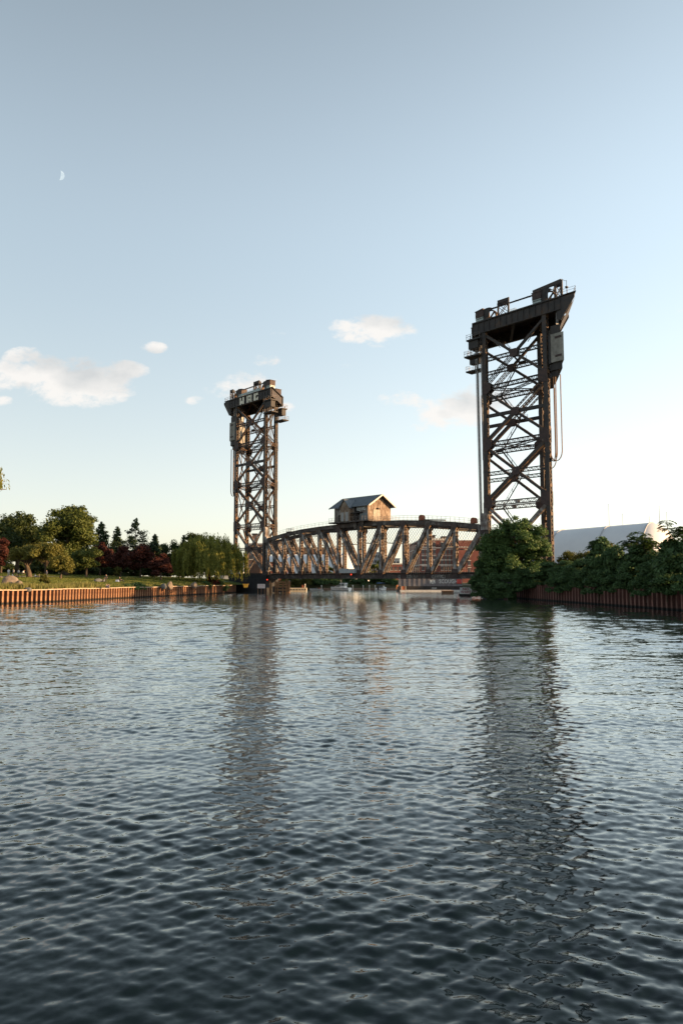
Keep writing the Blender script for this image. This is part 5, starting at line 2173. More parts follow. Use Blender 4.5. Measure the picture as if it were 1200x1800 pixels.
W_, DK, NV = (.62, .62, .62), (.03, .03, .035), (.05, .07, .13)
person(15.5, 163, 'stand', .4, W_, (.45, .44, .42), 'person in all pale clothes standing on the lawn at the edge of the group', sc=1.03)
person(24, 166, 'stand', -.5, (.42, .40, .38), DK, 'person in a light grey top and dark trousers standing in the lawn group')
person(33, 164, 'stand', .9, (.50, .48, .47), DK, 'person in a dull white top standing near the leaning tree trunk')
person(39.5, 165, 'stoop', 1.7, (.64, .64, .64), DK, 'person in a white top bending beside the leaning tree trunk', sc=1.06)
person(22.5, 160, 'sit', 2.2, (.66, .66, .68), NV, 'person in a white top sitting on the grass behind the big boulder')
person(29.5, 160, 'sit', -.6, (.40, .22, .10), DK, 'person in a rust brown top sitting on the grass behind the big boulder')
person(63, 163, 'sit', 1.4, (.50, .55, .66), NV, 'person in a pale blue top sitting under the spreading tree')
person(69, 164, 'sit', -1.2, (.10, .09, .08), DK, 'person in black sitting between the trunks of the spreading tree')
person(82, 170, 'stand', .2, NV, NV, 'person in dark blue standing in shade behind the spreading tree', sc=.95)
person(187, 158, 'stand', .5, DK, DK, 'person dressed in black standing beside the grey boulder on the lawn')
person(183, 157, 'sit', -.8, (.20, .22, .26), DK, 'person in grey sitting against the boulder beside the standing person in black')
person(188.5, 143, 'sit', .8, (.12, .10, .10), NV, 'person in a dark top of the pair sitting at the edge of the wall')
person(191.5, 143.3, 'sit', -.4, (.30, .20, .17), DK, 'person in a reddish top of the pair sitting at the edge of the wall')
person(211, 165, 'sit', 2.0, (.06, .045, .04), DK, 'person in dark clothes sitting alone on the open lawn', sc=1.3)
person(697, 232.3, 'stoop', .35, (.55, .20, .06), (.50, .24, .08), 'person in orange work clothes standing at the end of the work float', z=.55, sc=1.18)
bgx = at(206.5, 1020, 164)
bag = bpy.data.objects.new('bag', None)
bpy.data.objects.remove(bag)
bg_ = thing('bag', 'pale blue bag on the grass beside the person sitting alone', 'bag', (bgx.x, 164, lawn_z(bgx.x, 164)))
mb = MB()
bo = Vector(bg_['_org'])
mb.hexa([bo + Vector((x * .40, y * .22, 0)) for x, y in ((-1, -1), (1, -1), (1, 1), (-1, 1))], [bo + Vector((x * .30, y * .12, .48)) for x, y in ((-1, -1), (1, -1), (1, 1), (-1, 1))])
mb.build('body', plain('pale_blue_cloth', (.34, .40, .55), .8), bg_)
mb = MB()
mb.tube([bo + Vector((.18 * math.cos(t), 0, .46 + .22 * math.sin(t))) for t in np.linspace(0, math.pi, 7)], .025, 5)
mb.build('handle', DARK, bg_)


# ------------------------------------------------------------------ vegetation
def leaves(name, P, Nn, size, mat_, rg, long=1.0, axis=None):
    """one rhombic leaf (or leaf spray) per point"""
    n = len(P)
    Nn = Nn / np.maximum(np.linalg.norm(Nn, axis=1, keepdims=True), 1e-6)
    r = rg.normal(size=(n, 3)) if axis is None else axis + rg.normal(size=(n, 3)) * .15
    T = r - Nn * (r * Nn).sum(1, keepdims=True)
    T /= np.maximum(np.linalg.norm(T, axis=1, keepdims=True), 1e-6)
    B = np.cross(Nn, T)
    s = (size if np.ndim(size) else np.full(n, size)) * rg.uniform(.6, 1.35, n)
    T, B = T * (s * .62 * long)[:, None], B * (s * .36)[:, None]
    bend = Nn * (s * .12)[:, None]
    co = np.stack([P - T, P - B + bend, P + T, P + B + bend], 1).reshape(-1, 3)
    q = np.arange(n * 4).reshape(n, 4)
    return grid_mesh(name, co, q, mat_)


def lobes_of(shapes, k, rg, rel=(.22, .36), low=-.55):
    """leaf clumps on and inside a crown made of ellipsoids (cx, cy, cz, rx, ry, rz)"""
    out = []
    vol = np.array([s[3] * s[4] * s[5] for s in shapes]) ** .75
    vol = vol / vol.sum()
    for _ in range(k):
        s = shapes[rg.choice(len(shapes), p=vol)]
        d = rg.normal(size=3)
        d /= np.linalg.norm(d)
        if d[2] < low:
            d[2] = -d[2] * .5
        rr = rg.uniform(.35, 1.0) ** .6 * .84
        R = np.array(s[3:])
        r = rg.uniform(*rel) * (R.prod() ** (1 / 3))
        c = np.array(s[:3]) + d * R * rr
        out.append((*c, r * rg.uniform(.9, 1.3), r * rg.uniform(.9, 1.3), r * rg.uniform(.75, 1.05)))
    return np.array(out)


def crown_mesh(name, lobes, n, size, mat_, rg, fill=.16, droop=0.0):
    w_ = (lobes[:, 3] * lobes[:, 4])
    idx = rg.choice(len(lobes), n, p=w_ / w_.sum())
    d = rg.normal(size=(n, 3))
    d /= np.linalg.norm(d, axis=1, keepdims=True)
    d[:, 2] = np.where(d[:, 2] < -.3, d[:, 2] * .5, d[:, 2])
    inner = rg.random(n) < fill
    rho = np.where(inner, rg.uniform(.1, .7, n), rg.uniform(.62, 1.18, n))
    P = lobes[idx, :3] + d * lobes[idx, 3:] * rho[:, None]
    Nn = d * .7 + rg.normal(size=(n, 3)) * .55 + np.array([0, 0, .35])
    sz = np.where(inner, size * 1.9, size)
    return leaves(name, P, Nn, sz, mat_, rg)


def trunk_mb(mb, h, r, lobes, rg, nl=9, lean=(0, 0), fork=.35):
    top = Vector((lean[0], lean[1], h))
    pts = [Vector((0, 0, -.5)), Vector((lean[0] * .1, lean[1] * .1, h * .22)), Vector((lean[0] * .45, lean[1] * .45, h * .55)), top]
    mb.tube(pts, [r * 1.45, r, r * .8, r * .4], 9)
    if len(lobes):
        order = rg.permutation(len(lobes))[:nl]
        for k in order:
            t = Vector(lobes[k, :3])
            f_ = rg.uniform(fork, .95)
            a_ = Vector((lean[0] * f_, lean[1] * f_, h * f_))
            m_ = (a_ + t) / 2 + Vector((0, 0, (t - a_).length * .12))
            mb.tube([a_, m_, t], [r * .42, r * .27, r * .07], 6)


VARIANTS = {}


def tree(name, label, cat, loc, shapes, k, n, size, lm, seed, trunk=(6, .35), group=None, rel=(.22, .36), nl=9, lean=(0, 0), fill=.16, key=None, rz=0, sc=1.0, low=-.55, bark=None):
    if key and key in VARIANTS:
        return dup(VARIANTS[key], loc, rz, sc, label)
    rg = np.random.default_rng(seed)
    root = thing(name, label, cat, (0, 0, 0), group)
    lb = lobes_of(shapes, k, rg, rel, low)
    link('crown' if cat == 'tree' else 'foliage', crown_mesh('crown', lb, n, size, lm, rg, fill), root)
    mb = MB()
    trunk_mb(mb, trunk[0], trunk[1], lb, rg, nl, lean)
    link('trunk' if cat == 'tree' else 'stem', mb.mesh('trunk', bark or BARK, (0, 0, 0), True), root)
    root.location = loc
    root.rotation_euler = (0, 0, rz)
    root.scale = sc if isinstance(sc, tuple) else (sc,) * 3
    if key:
        VARIANTS[key] = root
    return root


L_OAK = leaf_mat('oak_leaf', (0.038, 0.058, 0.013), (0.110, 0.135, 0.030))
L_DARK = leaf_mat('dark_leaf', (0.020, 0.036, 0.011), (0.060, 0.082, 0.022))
L_GOLD = leaf_mat('hawthorn_leaf', (0.065, 0.072, 0.014), (0.180, 0.170, 0.038))
L_RED = leaf_mat('plum_leaf', (0.028, 0.009, 0.008), (0.095, 0.028, 0.018), .3)
L_PINE = leaf_mat('pine_needle', (0.018, 0.036, 0.017), (0.050, 0.078, 0.034), .15)
L_WILLOW = leaf_mat('willow_leaf', (0.115, 0.145, 0.026), (0.290, 0.285, 0.065), .5)
L_RIVER = leaf_mat('riverside_leaf', (0.036, 0.076, 0.024), (0.100, 0.165, 0.046), .35)
L_SHRUB = leaf_mat('shrub_leaf', (0.036, 0.076, 0.030), (0.086, 0.150, 0.052), .3)
L_YEL = leaf_mat('sunny_shrub_leaf', (0.050, 0.060, 0.012), (0.130, 0.130, 0.030), .4)


def zt_of(py, Y):
    return at(600, py, Y).z


def lx(px, Y):
    return at(px, 1015, Y).x


def park_tree(name, label, px, Y, pytop, halfw_px, zb_rel, k, n, size, lm, seed, grp=None, trunk_r=.4, rel=(.22, .36), shapes=None, lean=(0, 0), nl=10):
    n, k = int(n * 1.9), int(k * 1.35)
    x = lx(px, Y)
    z = lawn_z(x, Y)
    H_ = zt_of(pytop, Y) - z
    R = halfw_px / 1300.0 * Y
    zb = H_ * zb_rel
    rz_ = (H_ - zb) / 2
    if shapes is None:
        shapes = [(0, 0, zb + rz_ * .8, R * .95, R * .95, rz_ * .8), (0, 0, zb + rz_, R, R, rz_), (R * .28, 0, zb + rz_ * 1.25, R * .66, R * .7, rz_ * .75), (-R * .35, -R * .1, zb + rz_ * .9, R * .62, R * .7, rz_ * .75)]
    return tree(name, label, 'tree', (x, Y, z), shapes, k, n, size, lm, seed, (H_ * .62, trunk_r), grp, rel, nl, lean, .22, None, 0, 1.0, -.9)


G_L = 'broad trees in the park'
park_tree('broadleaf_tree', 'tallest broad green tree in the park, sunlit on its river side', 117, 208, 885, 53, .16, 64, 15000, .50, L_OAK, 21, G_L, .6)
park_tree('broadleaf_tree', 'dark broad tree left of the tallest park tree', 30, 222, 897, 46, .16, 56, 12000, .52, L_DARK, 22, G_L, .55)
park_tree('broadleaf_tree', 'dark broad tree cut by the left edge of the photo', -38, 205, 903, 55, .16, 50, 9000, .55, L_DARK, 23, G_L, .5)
park_tree('broadleaf_tree', 'mid green rounded tree under the right side of the tallest park tree', 152, 192, 957, 29, .12, 34, 7000, .42, L_OAK, 24, G_L, .3)
G_H = 'spreading trees at the lawn edge'
for k, (px, Y, py, hw, lab, ln, sd) in enumerate((
        (52, 166, 957, 34, 'low spreading golden green tree with the thickest leaning trunk', (-1.2, 0), 31),
        (79, 163, 953, 33, 'low spreading golden green tree with a thin straight trunk', (.3, 0), 32),
        (107, 160, 972, 20, 'low golden green tree whose branches hang to the grass', (.5, 0), 33))):
    x = lx(px, Y)
    z = lawn_z(x, Y)
    H_ = zt_of(py, Y) - z
    R = hw / 1300 * Y
    if k < 2:
        sh = [(0, 0, H_ * .72, R, R, H_ * .25), (-R * .5, 0, H_ * .60, R * .6, R * .7, H_ * .2), (R * .5, -.4, H_ * .6, R * .6, R * .7, H_ * .24)]
    else:
        sh = [(0, 0, H_ * .55, R, R * 1.1, H_ * .42), (R * .3, 0, H_ * .32, R * .8, R * .9, H_ * .28)]
    tree('spreading_tree', lab, 'tree', (x, Y, z), sh, 40, 7500, .30, L_GOLD, sd, (H_ * .55, .55 if k == 0 else .22), G_H, (.26, .40), 12, ln)
G_R = 'dark red plum trees on the lawn'
for k, (px, Y, py, hw, zb, lab) in enumerate((
        (176, 222, 950, 22, .1, 'dark red tree behind the rounded green tree'),
        (212, 214, 958, 26, .12, 'dark red tree with its trunk on the sunlit lawn strip'),
        (247, 206, 955, 27, .12, 'biggest dark red tree with sun on its upper crown'),
        (283, 198, 973, 23, .14, 'dark red tree nearest the willow'),
        (2, 200, 938, 14, .1, 'dark red tree at the left edge of the photo'))):
    park_tree('red_tree', lab, px, Y, py, hw, zb, 30, 6000, .40, L_RED, 41 + k, G_R, .22)


# background wood of the park
def row_trees(spec, base_label, name, grp, lm, seed, zf, n=4200, size=.6, k=26):
    first = {}
    for j, (px, Y, py, hw, lab) in enumerate(spec):
        x = lx(px, Y)
        z = zf(x, Y)
        H_ = zt_of(py, Y) - z
        R = hw / 1300 * Y
        key = (name, j % 3)
        if key not in first:
            sh = [(0, 0, .52, .5, .5, .48), (.18, .1, .32, .40, .36, .30), (-.2, -.1, .32, .38, .36, .30)]
            sh = [tuple(np.array(s) * np.array([2 * R, 2 * R, H_, 2 * R, 2 * R, H_])) for s in sh]
            first[key] = (tree(name, lab, 'tree', (x, Y, z), sh, k, n, size, lm, seed + j, (H_ * .6, .3), grp, (.22, .36), 9, (0, 0), .25, None, 0, 1.0, -1.1), R, H_)
        else:
            src, R0, H0 = first[key]
            dup(src, (x, Y, z), j * 1.9, (R / R0, R / R0, H_ / H0), lab)


row_trees([(-20, 262, 930, 40, 'dark back row tree at the left edge of the park'), (48, 268, 925, 38, 'dark back row tree behind the spreading trees'),
           (150, 272, 948, 34, 'dark back row tree behind the tallest park tree'), (200, 276, 962, 32, 'dark back row tree below the pair of pines'),
           (252, 282, 958, 30, 'dark back row tree below the broad pine'), (300, 266, 940, 24, 'dark rounded tree behind the right red tree'),
           (342, 262, 935, 23, 'dark rounded tree topping the willow'), (316, 300, 958, 26, 'dark back row tree between red tree and willow'),
           (85, 300, 940, 40, 'dark back row tree hidden behind the tallest park tree'), (395, 310, 990, 22, 'dark back row tree right of the willow')],
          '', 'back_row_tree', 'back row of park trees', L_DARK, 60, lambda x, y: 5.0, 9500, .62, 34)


for j, (px, Y, py) in enumerate(((-25, 232, 985), (8, 236, 988), (45, 240, 984), (84, 238, 986), (122, 242, 988), (150, 236, 990), (180, 246, 984), (210, 243, 986), (240, 247, 988), (268, 240, 986), (296, 232, 988), (322, 236, 984))):
    nm = ('at the left edge', 'behind the pale standing people', 'behind the leaning trunk', 'behind the thin trunk', 'below the tallest tree', 'behind the rounded green tree', 'behind the first red tree', 'between the red trees', 'behind the biggest red tree',
          'left of the last red tree', 'between the last red tree and the willow', 'behind the willow edge')[j]
    if 'undergrowth' in VARIANTS:
        r_ = dup(VARIANTS['undergrowth'], (lx(px, Y), Y, 4.9), (j % 2) * math.pi, (1, 1, (zt_of(py, Y) - 4.9) / 6.0), 'dark dense undergrowth ' + nm)
    else:
        VARIANTS['undergrowth'] = tree('undergrowth_bush', 'dark dense undergrowth ' + nm, 'shrub', (lx(px, Y), Y, 4.9), [(0, 0, 2.6, 4.4, 2.4, 2.9), (2.4, .3, 2.0, 2.8, 2.2, 2.3), (-2.4, -.2, 2.1, 2.8, 2.2, 2.4)],
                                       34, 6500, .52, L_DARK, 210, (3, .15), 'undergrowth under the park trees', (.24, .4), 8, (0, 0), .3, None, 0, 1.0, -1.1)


def pine(label, px, Y, pytop, hw_px, seed, sparse=1.0, key=None):
    x = lx(px, Y)
    z = 5.6
    H_ = zt_of(pytop, Y) - z
    R = hw_px / 1300 * Y
    rg = np.random.default_rng(seed)
    root = thing('pine_tree', label, 'tree', (0, 0, 0), 'pines behind the red trees')
    mb = MB()
    mb.tube([(0, 0, -.5), (0, 0, H_ * .5), (0, 0, H_ * .98)], [.35, .2, .04], 7)
    Ps, Ns = [], []
    nt = int(H_ / 1.05)
    for t in range(nt):
        zz = H_ * (.14 + .86 * t / nt)
        rr = R * (1 - (t / nt)) ** .75 * rg.uniform(.7, 1.1) + .35
        nb = 5 if t < nt * .8 else 4
        a0 = rg.random() * 6.28
        for b_ in range(nb):
            a_ = a0 + 6.283 * b_ / nb + rg.normal() * .2
            L = rr * rg.uniform(.6, 1.1) * (1 if rg.random() < .9 else .4)
            if sparse < 1:
                if rg.random() < .34:
                    continue
                L *= rg.uniform(.75, 1.35)
            tip = Vector((math.cos(a_) * L, math.sin(a_) * L, zz + L * rg.uniform(.05, .35)))
            mb.tube([(0, 0, zz), tip], [.07, .02], 4, cap=False)
            m_ = int((34 + 60 * L / max(R, 1)) * sparse)
            f_ = rg.uniform(.35, 1.05, m_)
            base = np.array([0, 0, zz]) + (np.array(tip) - np.array([0, 0, zz])) * f_[:, None]
            Ps.append(base + rg.normal(size=(m_, 3)) * np.array([.34, .34, .24]) * (.5 + L * .24))
            Ns.append(rg.normal(size=(m_, 3)) * .6 + np.array([0, 0, .8]))
    m_ = 60
    Ps.append(np.stack([rg.normal(size=m_) * .25, rg.normal(size=m_) * .25, H_ * rg.uniform(.9, 1.02, m_)], 1))
    Ns.append(rg.normal(size=(m_, 3)))
    link('crown', leaves('crown', np.concatenate(Ps), np.concatenate(Ns), .55, L_PINE, rg, 1.2), root)
    link('trunk', mb.mesh('trunk', BARK, (0, 0, 0), True), root)
    root.location = (x, Y, z)
    return root


pine('dark narrow pine right of the tallest park tree', 176, 250, 919, 27, 71)
pine('slender dark pine between two larger pines', 205, 254, 927, 19, 72)
pine('tall open branched pine standing above the red trees', 237, 246, 913, 36, 73, .9)
pine('small pine right of the open branched pine', 271, 258, 940, 19, 74)
pine('small pine half hidden beside the willow', 322, 262, 942, 16, 75)


def willow(label, loc, R, H_, seed, n_str=900, zmin=0.6, dirs=None, rmat=L_WILLOW, only=None):
    rg = np.random.default_rng(seed)
    root = thing('willow_tree', label, 'tree', (0, 0, 0))
    mb = MB()
    mb.tube([(0, 0, -.5), (.3, 0, H_ * .3), (0, .2, H_ * .6)], [.6, .5, .3], 9)
    Ps, Ns, Ax = [], [], []
    domes = [(0, 0, H_ * .62, R * .80, R * .80, H_ * .38), (R * .45, 0, H_ * .48, R * .56, R * .6, H_ * .34), (-R * .45, 0, H_ * .46, R * .54, R * .6, H_ * .34), (R * .1, -R * .4, H_ * .5, R * .5, R * .45, H_ * .3)]
    for k in range(22):
        s = domes[k % 4]
        d = rg.normal(size=3)
        d /= np.linalg.norm(d)
        d[2] = abs(d[2])
        t = Vector(np.array(s[:3]) + d * np.array(s[3:]) * .85)
        a_ = Vector((0, 0, H_ * rg.uniform(.25, .55)))
        mb.tube([a_, (a_ + t) / 2 + Vector((0, 0, H_ * .08)), t], [.22, .13, .04], 5)
    for _ in range(n_str):
        s = domes[rg.integers(4)]
        d = rg.normal(size=3)
        d /= np.linalg.norm(d)
        d[2] = abs(d[2]) * 1.0
        clump = .80 + .2 * math.sin(d[0] * 9 + seed) * math.sin(d[1] * 8) + rg.normal() * .05
        p = np.array(s[:3]) + d * np.array(s[3:]) * clump
        L = rg.uniform(.16, .50) * H_ * (1 - .35 * d[2])
        L = min(L, p[2] - zmin)
        if L < .5:
            continue
        m_ = int(L / .17)
        t = np.linspace(0, 1, m_)
        out = np.array([d[0], d[1], 0]) * (.5 * np.sqrt(t))[:, None]
        pts = p + out + np.array([0, 0, -1]) * (L * t)[:, None] + rg.normal(size=(m_, 3)) * .10
        Ps.append(pts)
        Ns.append(np.array([d[0], d[1], .15]) + rg.normal(size=(m_, 3)) * .5)
        Ax.append(np.tile([d[0] * .2, d[1] * .2, -1.0], (m_, 1)))
    link('crown', leaves('crown', np.concatenate(Ps), np.concatenate(Ns), .34, rmat, rg, 1.5, np.concatenate(Ax)), root)
    link('trunk', mb.mesh('trunk', BARK, (0, 0, 0), True), root)
    root.location = loc
    return root


wy = 207
wxx = lx(366, wy)
willow('big weeping willow hanging over the wall left of the farther tower', (wxx, wy, 3.0), 10.4, zt_of(935, wy) - 3.0, 81, 2100)
# the willow whose twig tip enters at the left edge
lw = willow('weeping willow at the left edge, only a twig tip in the photo', (lx(-60, 118), 118, 4), 6.2, 26.0, 82, 420, 14.6)

# shrubs along the left wall and lawn
SH = [(0, 0, .48, .5, .5, .50), (.22, 0, .3, .36, .38, .32), (-.22, .05, .32, .36, .38, .32)]


def shrub(label, x, y, z, w_, h_, lm, n, size, seed, grp, key=None, name='shrub', rz=0.0, k=16):
    kk = (key or name, lm.name)
    if key and kk in VARIANTS:
        src, w0, h0 = VARIANTS[kk]
        r = dup(src, (x, y, z), rz, (w_ / w0, w_ / w0, h_ / h0), label)
        r['group'] = grp
        return r
    sh = [tuple(np.array(s) * np.array([w_, w_, h_, w_, w_, h_])) for s in SH]
    r = tree(name, label, 'shrub', (x, y, z), sh, k, n, size, lm, seed, (h_ * .5, .08), grp, (.26, .42), 8, (0, 0), .2, None, rz, 1.0, -.8)
    if key:
        VARIANTS[kk] = (r, w_, h_)
    return r


G_S = 'shrubs along the park wall'
for px, Y, w_, h_, z, lm, lab in ((236, 158.0, 3.0, 2.3, 1.2, L_SHRUB, 'dark green shrub hanging over the park wall below the red trees'),
                                  (246, 160.5, 2.6, 2.6, .9, L_RIVER, 'bushier green shrub spilling down the park wall'),
                                  (222, 155.5, 2.2, 1.5, 1.6, L_SHRUB, 'small trailing shrub on the shaded part of the park wall'),
                                  (362, 196, 3.4, 3.4, 1.0, L_RIVER, 'green shrub at the end of the park wall under the willow'),
                                  (376, 203, 3.6, 3.4, 1.6, L_RED, 'reddish shrub under the right side of the willow'),
                                  (388, 206, 4.4, 3.6, .3, L_SHRUB, 'dark shrub at the waterline beside the orange wall end'),
                                  (80, 135, 1.9, 2.0, 2.9, L_YEL, 'yellow green bush on the bank in front of the thin trunk'),
                                  (206, 200, 2.2, 2.6, 5.0, L_YEL, 'small golden bush in shade between the dark red trees'),
                                  (272, 190, 2.6, 1.9, 4.6, L_RED, 'low reddish bush at the foot of the dark red trees')):
    shrub(lab, lx(px, Y), Y, z, w_, h_, lm, 1500, .26, int(px), G_S)

# ---------------- right bank
ry = 149
rx = lx(915, ry)
Hh = zt_of(902, ry) - 3.0
q = ry / 1300.0
tree('riverside_tree', 'big leafy tree on the right bank in front of the nearer tower', 'tree', (rx, ry, 3.0),
     [((905 - 915) * q, 0, Hh * .60, 50 * q, 5.5, Hh * .36), ((935 - 915) * q, 0, Hh * .52, 36 * q, 5, Hh * .30), ((870 - 915) * q, .5, Hh * .42, 34 * q, 5, Hh * .30),
      ((900 - 915) * q, -1, Hh * .26, 62 * q, 5, Hh * .26), ((912 - 915) * q, 0, Hh * .80, 24 * q, 3.5, Hh * .17)],
     120, 46000, .34, L_RIVER, 91, (Hh * .62, .42), None, (.19, .32), 22, (0, 0), .2, None, 0, 1.0, -1.1)
G_B = 'shrubs on the right bank'
front = [(841, 150, 3.8, 978, -1.3, 'dark shrub at the far left end of the right bank, over the water'),
         (858, 147, 4.4, 985, -1.4, 'dark shrub hanging to the water below the big leafy tree'),
         (880, 145, 4.6, 990, -1.0, 'dark rounded shrub at the corner of the red brown wall'),
         (905, 144, 4.6, 995, 1.2, 'dark shrub below the big leafy tree, above the wall corner'),
         (932, 143, 4.6, 993, 1.9, 'shrub right of the big leafy tree trunk, above the wall'),
         (958, 138, 4.6, 984, 1.9, 'shrub above the wall in front of the nearer tower foot'),
         (985, 133, 4.8, 976, 1.8, 'shrub above the wall just right of the nearer tower'),
         (1012, 127, 5.2, 966, 1.8, 'shrub below the left end of the white dome'),
         (1044, 120, 5.8, 949, 1.7, 'tall shrub under the diagonal seam of the white dome'),
         (1080, 115, 5.2, 951, 1.6, 'shrub under the middle of the white dome'),
         (1116, 108, 5.0, 950, 1.5, 'shrub below the feathery sumac'),
         (1156, 103, 5.2, 955, 1.4, 'shrub in front of the bright end of the white dome'),
         (1190, 97, 6.2, 916, 1.4, 'tall dark shrub at the right edge of the photo'),
         (1232, 90, 6.4, 905, 1.4, 'dark shrub just beyond the right edge of the photo')]
for j, (px, Y, w_, py, z, lab) in enumerate(front):
    h_ = zt_of(py, Y) - z
    shrub(lab, lx(px, Y) + w_ * .12, Y, z, w_, h_, L_SHRUB, 14000, .32, 100 + j, G_B, 'bank%d' % (j % 5), 'shrub', j * 1.3, 26)
mid_row = [(971, 137, 3.8, 990, 'nearer tower foot'), (998, 131, 3.8, 981, 'left end of the dome'), (1028, 124, 4.2, 968, 'dome seam'), (1062, 118, 4.4, 962, 'middle of the dome'),
           (1098, 112, 4.6, 960, 'sumac with the widest fronds'), (1134, 106, 4.6, 958, 'bright dome end'), (1173, 100, 5.0, 940, 'right edge of the bright dome end')]
for j, (px, Y, w_, py, lab) in enumerate(mid_row):
    h_ = zt_of(py, Y) - 1.3
    shrub('mid height green shrub filling the hedge below the ' + lab, lx(px, Y) + .8, Y - 1.5, 1.3, w_, h_, L_SHRUB, 9000, .30, 120 + j, 'shrubs filling the hedge on the right bank', 'mid%d' % (j % 3), 'shrub', j * 1.9, 24)
low_row = [(968, 129, 3.2, 1006), (990, 126, 3.4, 1002), (1014, 121, 3.4, 1000), (1040, 115, 3.6, 1000), (1066, 111, 3.4, 1002), (1094, 106, 3.6, 1000), (1124, 101, 3.6, 1002), (1158, 95, 3.8, 998), (1196, 90, 3.8, 1000)]
spots = ('below the nearer tower foot', 'just right of the nearer tower foot', 'below the left end of the dome', 'below the dome seam', 'below the middle of the dome', 'between two wall sections with bare piles',
         'below the feathery sumac', 'below the bright dome end', 'at the right edge of the photo')
for j, (px, Y, w_, py) in enumerate(low_row):
    z = 1.25 + .3 * math.sin(j * 2.1)
    h_ = zt_of(py, Y) - z
    shrub('low dark bush spilling over the red brown wall ' + spots[j], lx(px, Y) + .9, Y, z, w_, h_, L_SHRUB, 6000, .25, 130 + j, 'bushes spilling over the right wall', 'spill%d' % (j % 3), 'bush', j * 2.2, 18)
back = [(990, 150, 5, 966, 'sunlit yellow green shrub at the foot of the white dome, left'), (1020, 146, 5, 958, 'sunlit yellow green shrub at the foot of the white dome, right'),
        (1060, 135, 5.5, 950, 'sunlit shrub top behind the tall shrub under the seam'), (950, 152, 5, 975, 'sunlit shrub behind the big leafy tree')]
for j, (px, Y, w_, py, lab) in enumerate(back):
    shrub(lab, lx(px, Y) + 1, Y, 3.2, w_, zt_of(py, Y) - 3.2, L_YEL, 3600, .30, 150 + j, 'sunlit shrubs behind the right bank', 'sunny%d' % (j % 2), 'shrub', j * 1.7, 20)


def sumac(label, px, Y, py, seed, sc=1.0):
    """pinnate fronds on crooked stems"""
    rg = np.random.default_rng(seed)
    x = lx(px, Y)
    root = thing('sumac', label, 'shrub', (0, 0, 0), 'feathery sumacs on the right bank')
    H_ = zt_of(py, Y) - 3.0
    mb = MB()
    Ps, Ns, Ax = [], [], []
    for s in range(7):
        a_ = rg.random() * 6.28
        r = rg.uniform(.3, 1.7)
        top = Vector((math.cos(a_) * r, math.sin(a_) * r, H_ * rg.uniform(.72, .97)))
        mb.tube([(0, 0, -.3), Vector((top.x * .4, top.y * .4, top.z * .5)), top], [.07, .05, .025], 5)
        for f_ in range(11):
            b_ = rg.random() * 6.28
            L = rg.uniform(.9, 1.5)
            m_ = 16
            t = np.linspace(.12, 1, m_)
            base = np.array(top) - np.array([0, 0, rg.uniform(0, 1.4)])
            dirv = np.array([math.cos(b_), math.sin(b_), 0])
            pts = base + dirv * (L * t)[:, None] + np.array([0, 0, 1]) * (.45 * t - .75 * t ** 2)[:, None]
            side = np.array([-dirv[1], dirv[0], 0])
            for q_ in (-1, 1):
                Ps.append(pts + side * q_ * .14)
                Ns.append(np.tile([0, 0, 1.0], (m_, 1)) + rg.normal(size=(m_, 3)) * .25)
                Ax.append(np.tile(side * q_ + dirv * .4 + np.array([0, 0, -.35]), (m_, 1)))
    link('foliage', leaves('foliage', np.concatenate(Ps), np.concatenate(Ns), .26, L_RIVER, rg, 1.25, np.concatenate(Ax)), root)
    link('stem', mb.mesh('stem', BARK, (0, 0, 0)), root)
    root.location = (x, Y, 3.0)
    return root


sumac('feathery sumac standing out against the white dome', 1118, 110, 933, 161)
sumac('feathery sumac in front of the bright end of the dome', 1140, 106, 934, 162)
sumac('smaller feathery sumac near the dome seam', 1050, 121, 945, 163)
sumac('feathery sumac at the right edge of the photo', 1196, 98, 908, 164)

# ---------------- far bank seen under the span
G_F = 'bushes on the far bank under the span'
fb_ = [(500, 281, 6.5, 1019, L_YEL, 'sunlit bush right of the timber fender'), (518, 283, 6, 1018, L_YEL, 'sunlit bush above the float dock'), (537, 285, 6, 1019, L_YEL, 'sunlit bush above the orange barrel'),
       (556, 287, 6, 1018, L_SHRUB, 'dark bush behind the runabout'), (574, 288, 6.5, 1016, L_SHRUB, 'dark bush left of the white cruiser'), (594, 289, 6.5, 1016, L_SHRUB, 'dark bush behind the white cruiser'),
       (614, 289, 6.5, 1016, L_SHRUB, 'dark bush right of the white cruiser'), (634, 288, 6.5, 1016, L_SHRUB, 'dark bush behind the dock posts'), (654, 288, 6.5, 1016, L_SHRUB, 'dark bush left of the blue canvas boat'),
       (674, 287, 6.5, 1017, L_SHRUB, 'dark bush behind the blue canvas boat'), (692, 286, 5, 1018, L_SHRUB, 'dark bush behind the orange clad person')]
for j, (px, Y, w_, py, lm, lab) in enumerate(fb_):
    shrub(lab, lx(px, Y), Y, .2, w_ * 1.1, zt_of(py - 10, Y) - .2, lm, 4200, .42, 170 + j, G_F, 'far%d' % (j % 3), 'bush', j * 1.1, 18)
row_trees([(536, 352, 986, 12, 'green tree behind the left part of the truss'), (561, 356, 982, 11, 'green tree between truss verticals left of the house'), (580, 350, 988, 10, 'small green tree behind the truss below the house'),
           (645, 345, 984, 14, 'green tree behind the truss right of the house'), (662, 350, 982, 13, 'sunlit green tree behind the truss near the low buildings'), (500, 350, 995, 10, 'small green tree beside the low brick building')],
          '', 'far_tree', 'trees behind the truss span', L_OAK, 190, lambda x, y: 1.9, 2200, .6, 18)


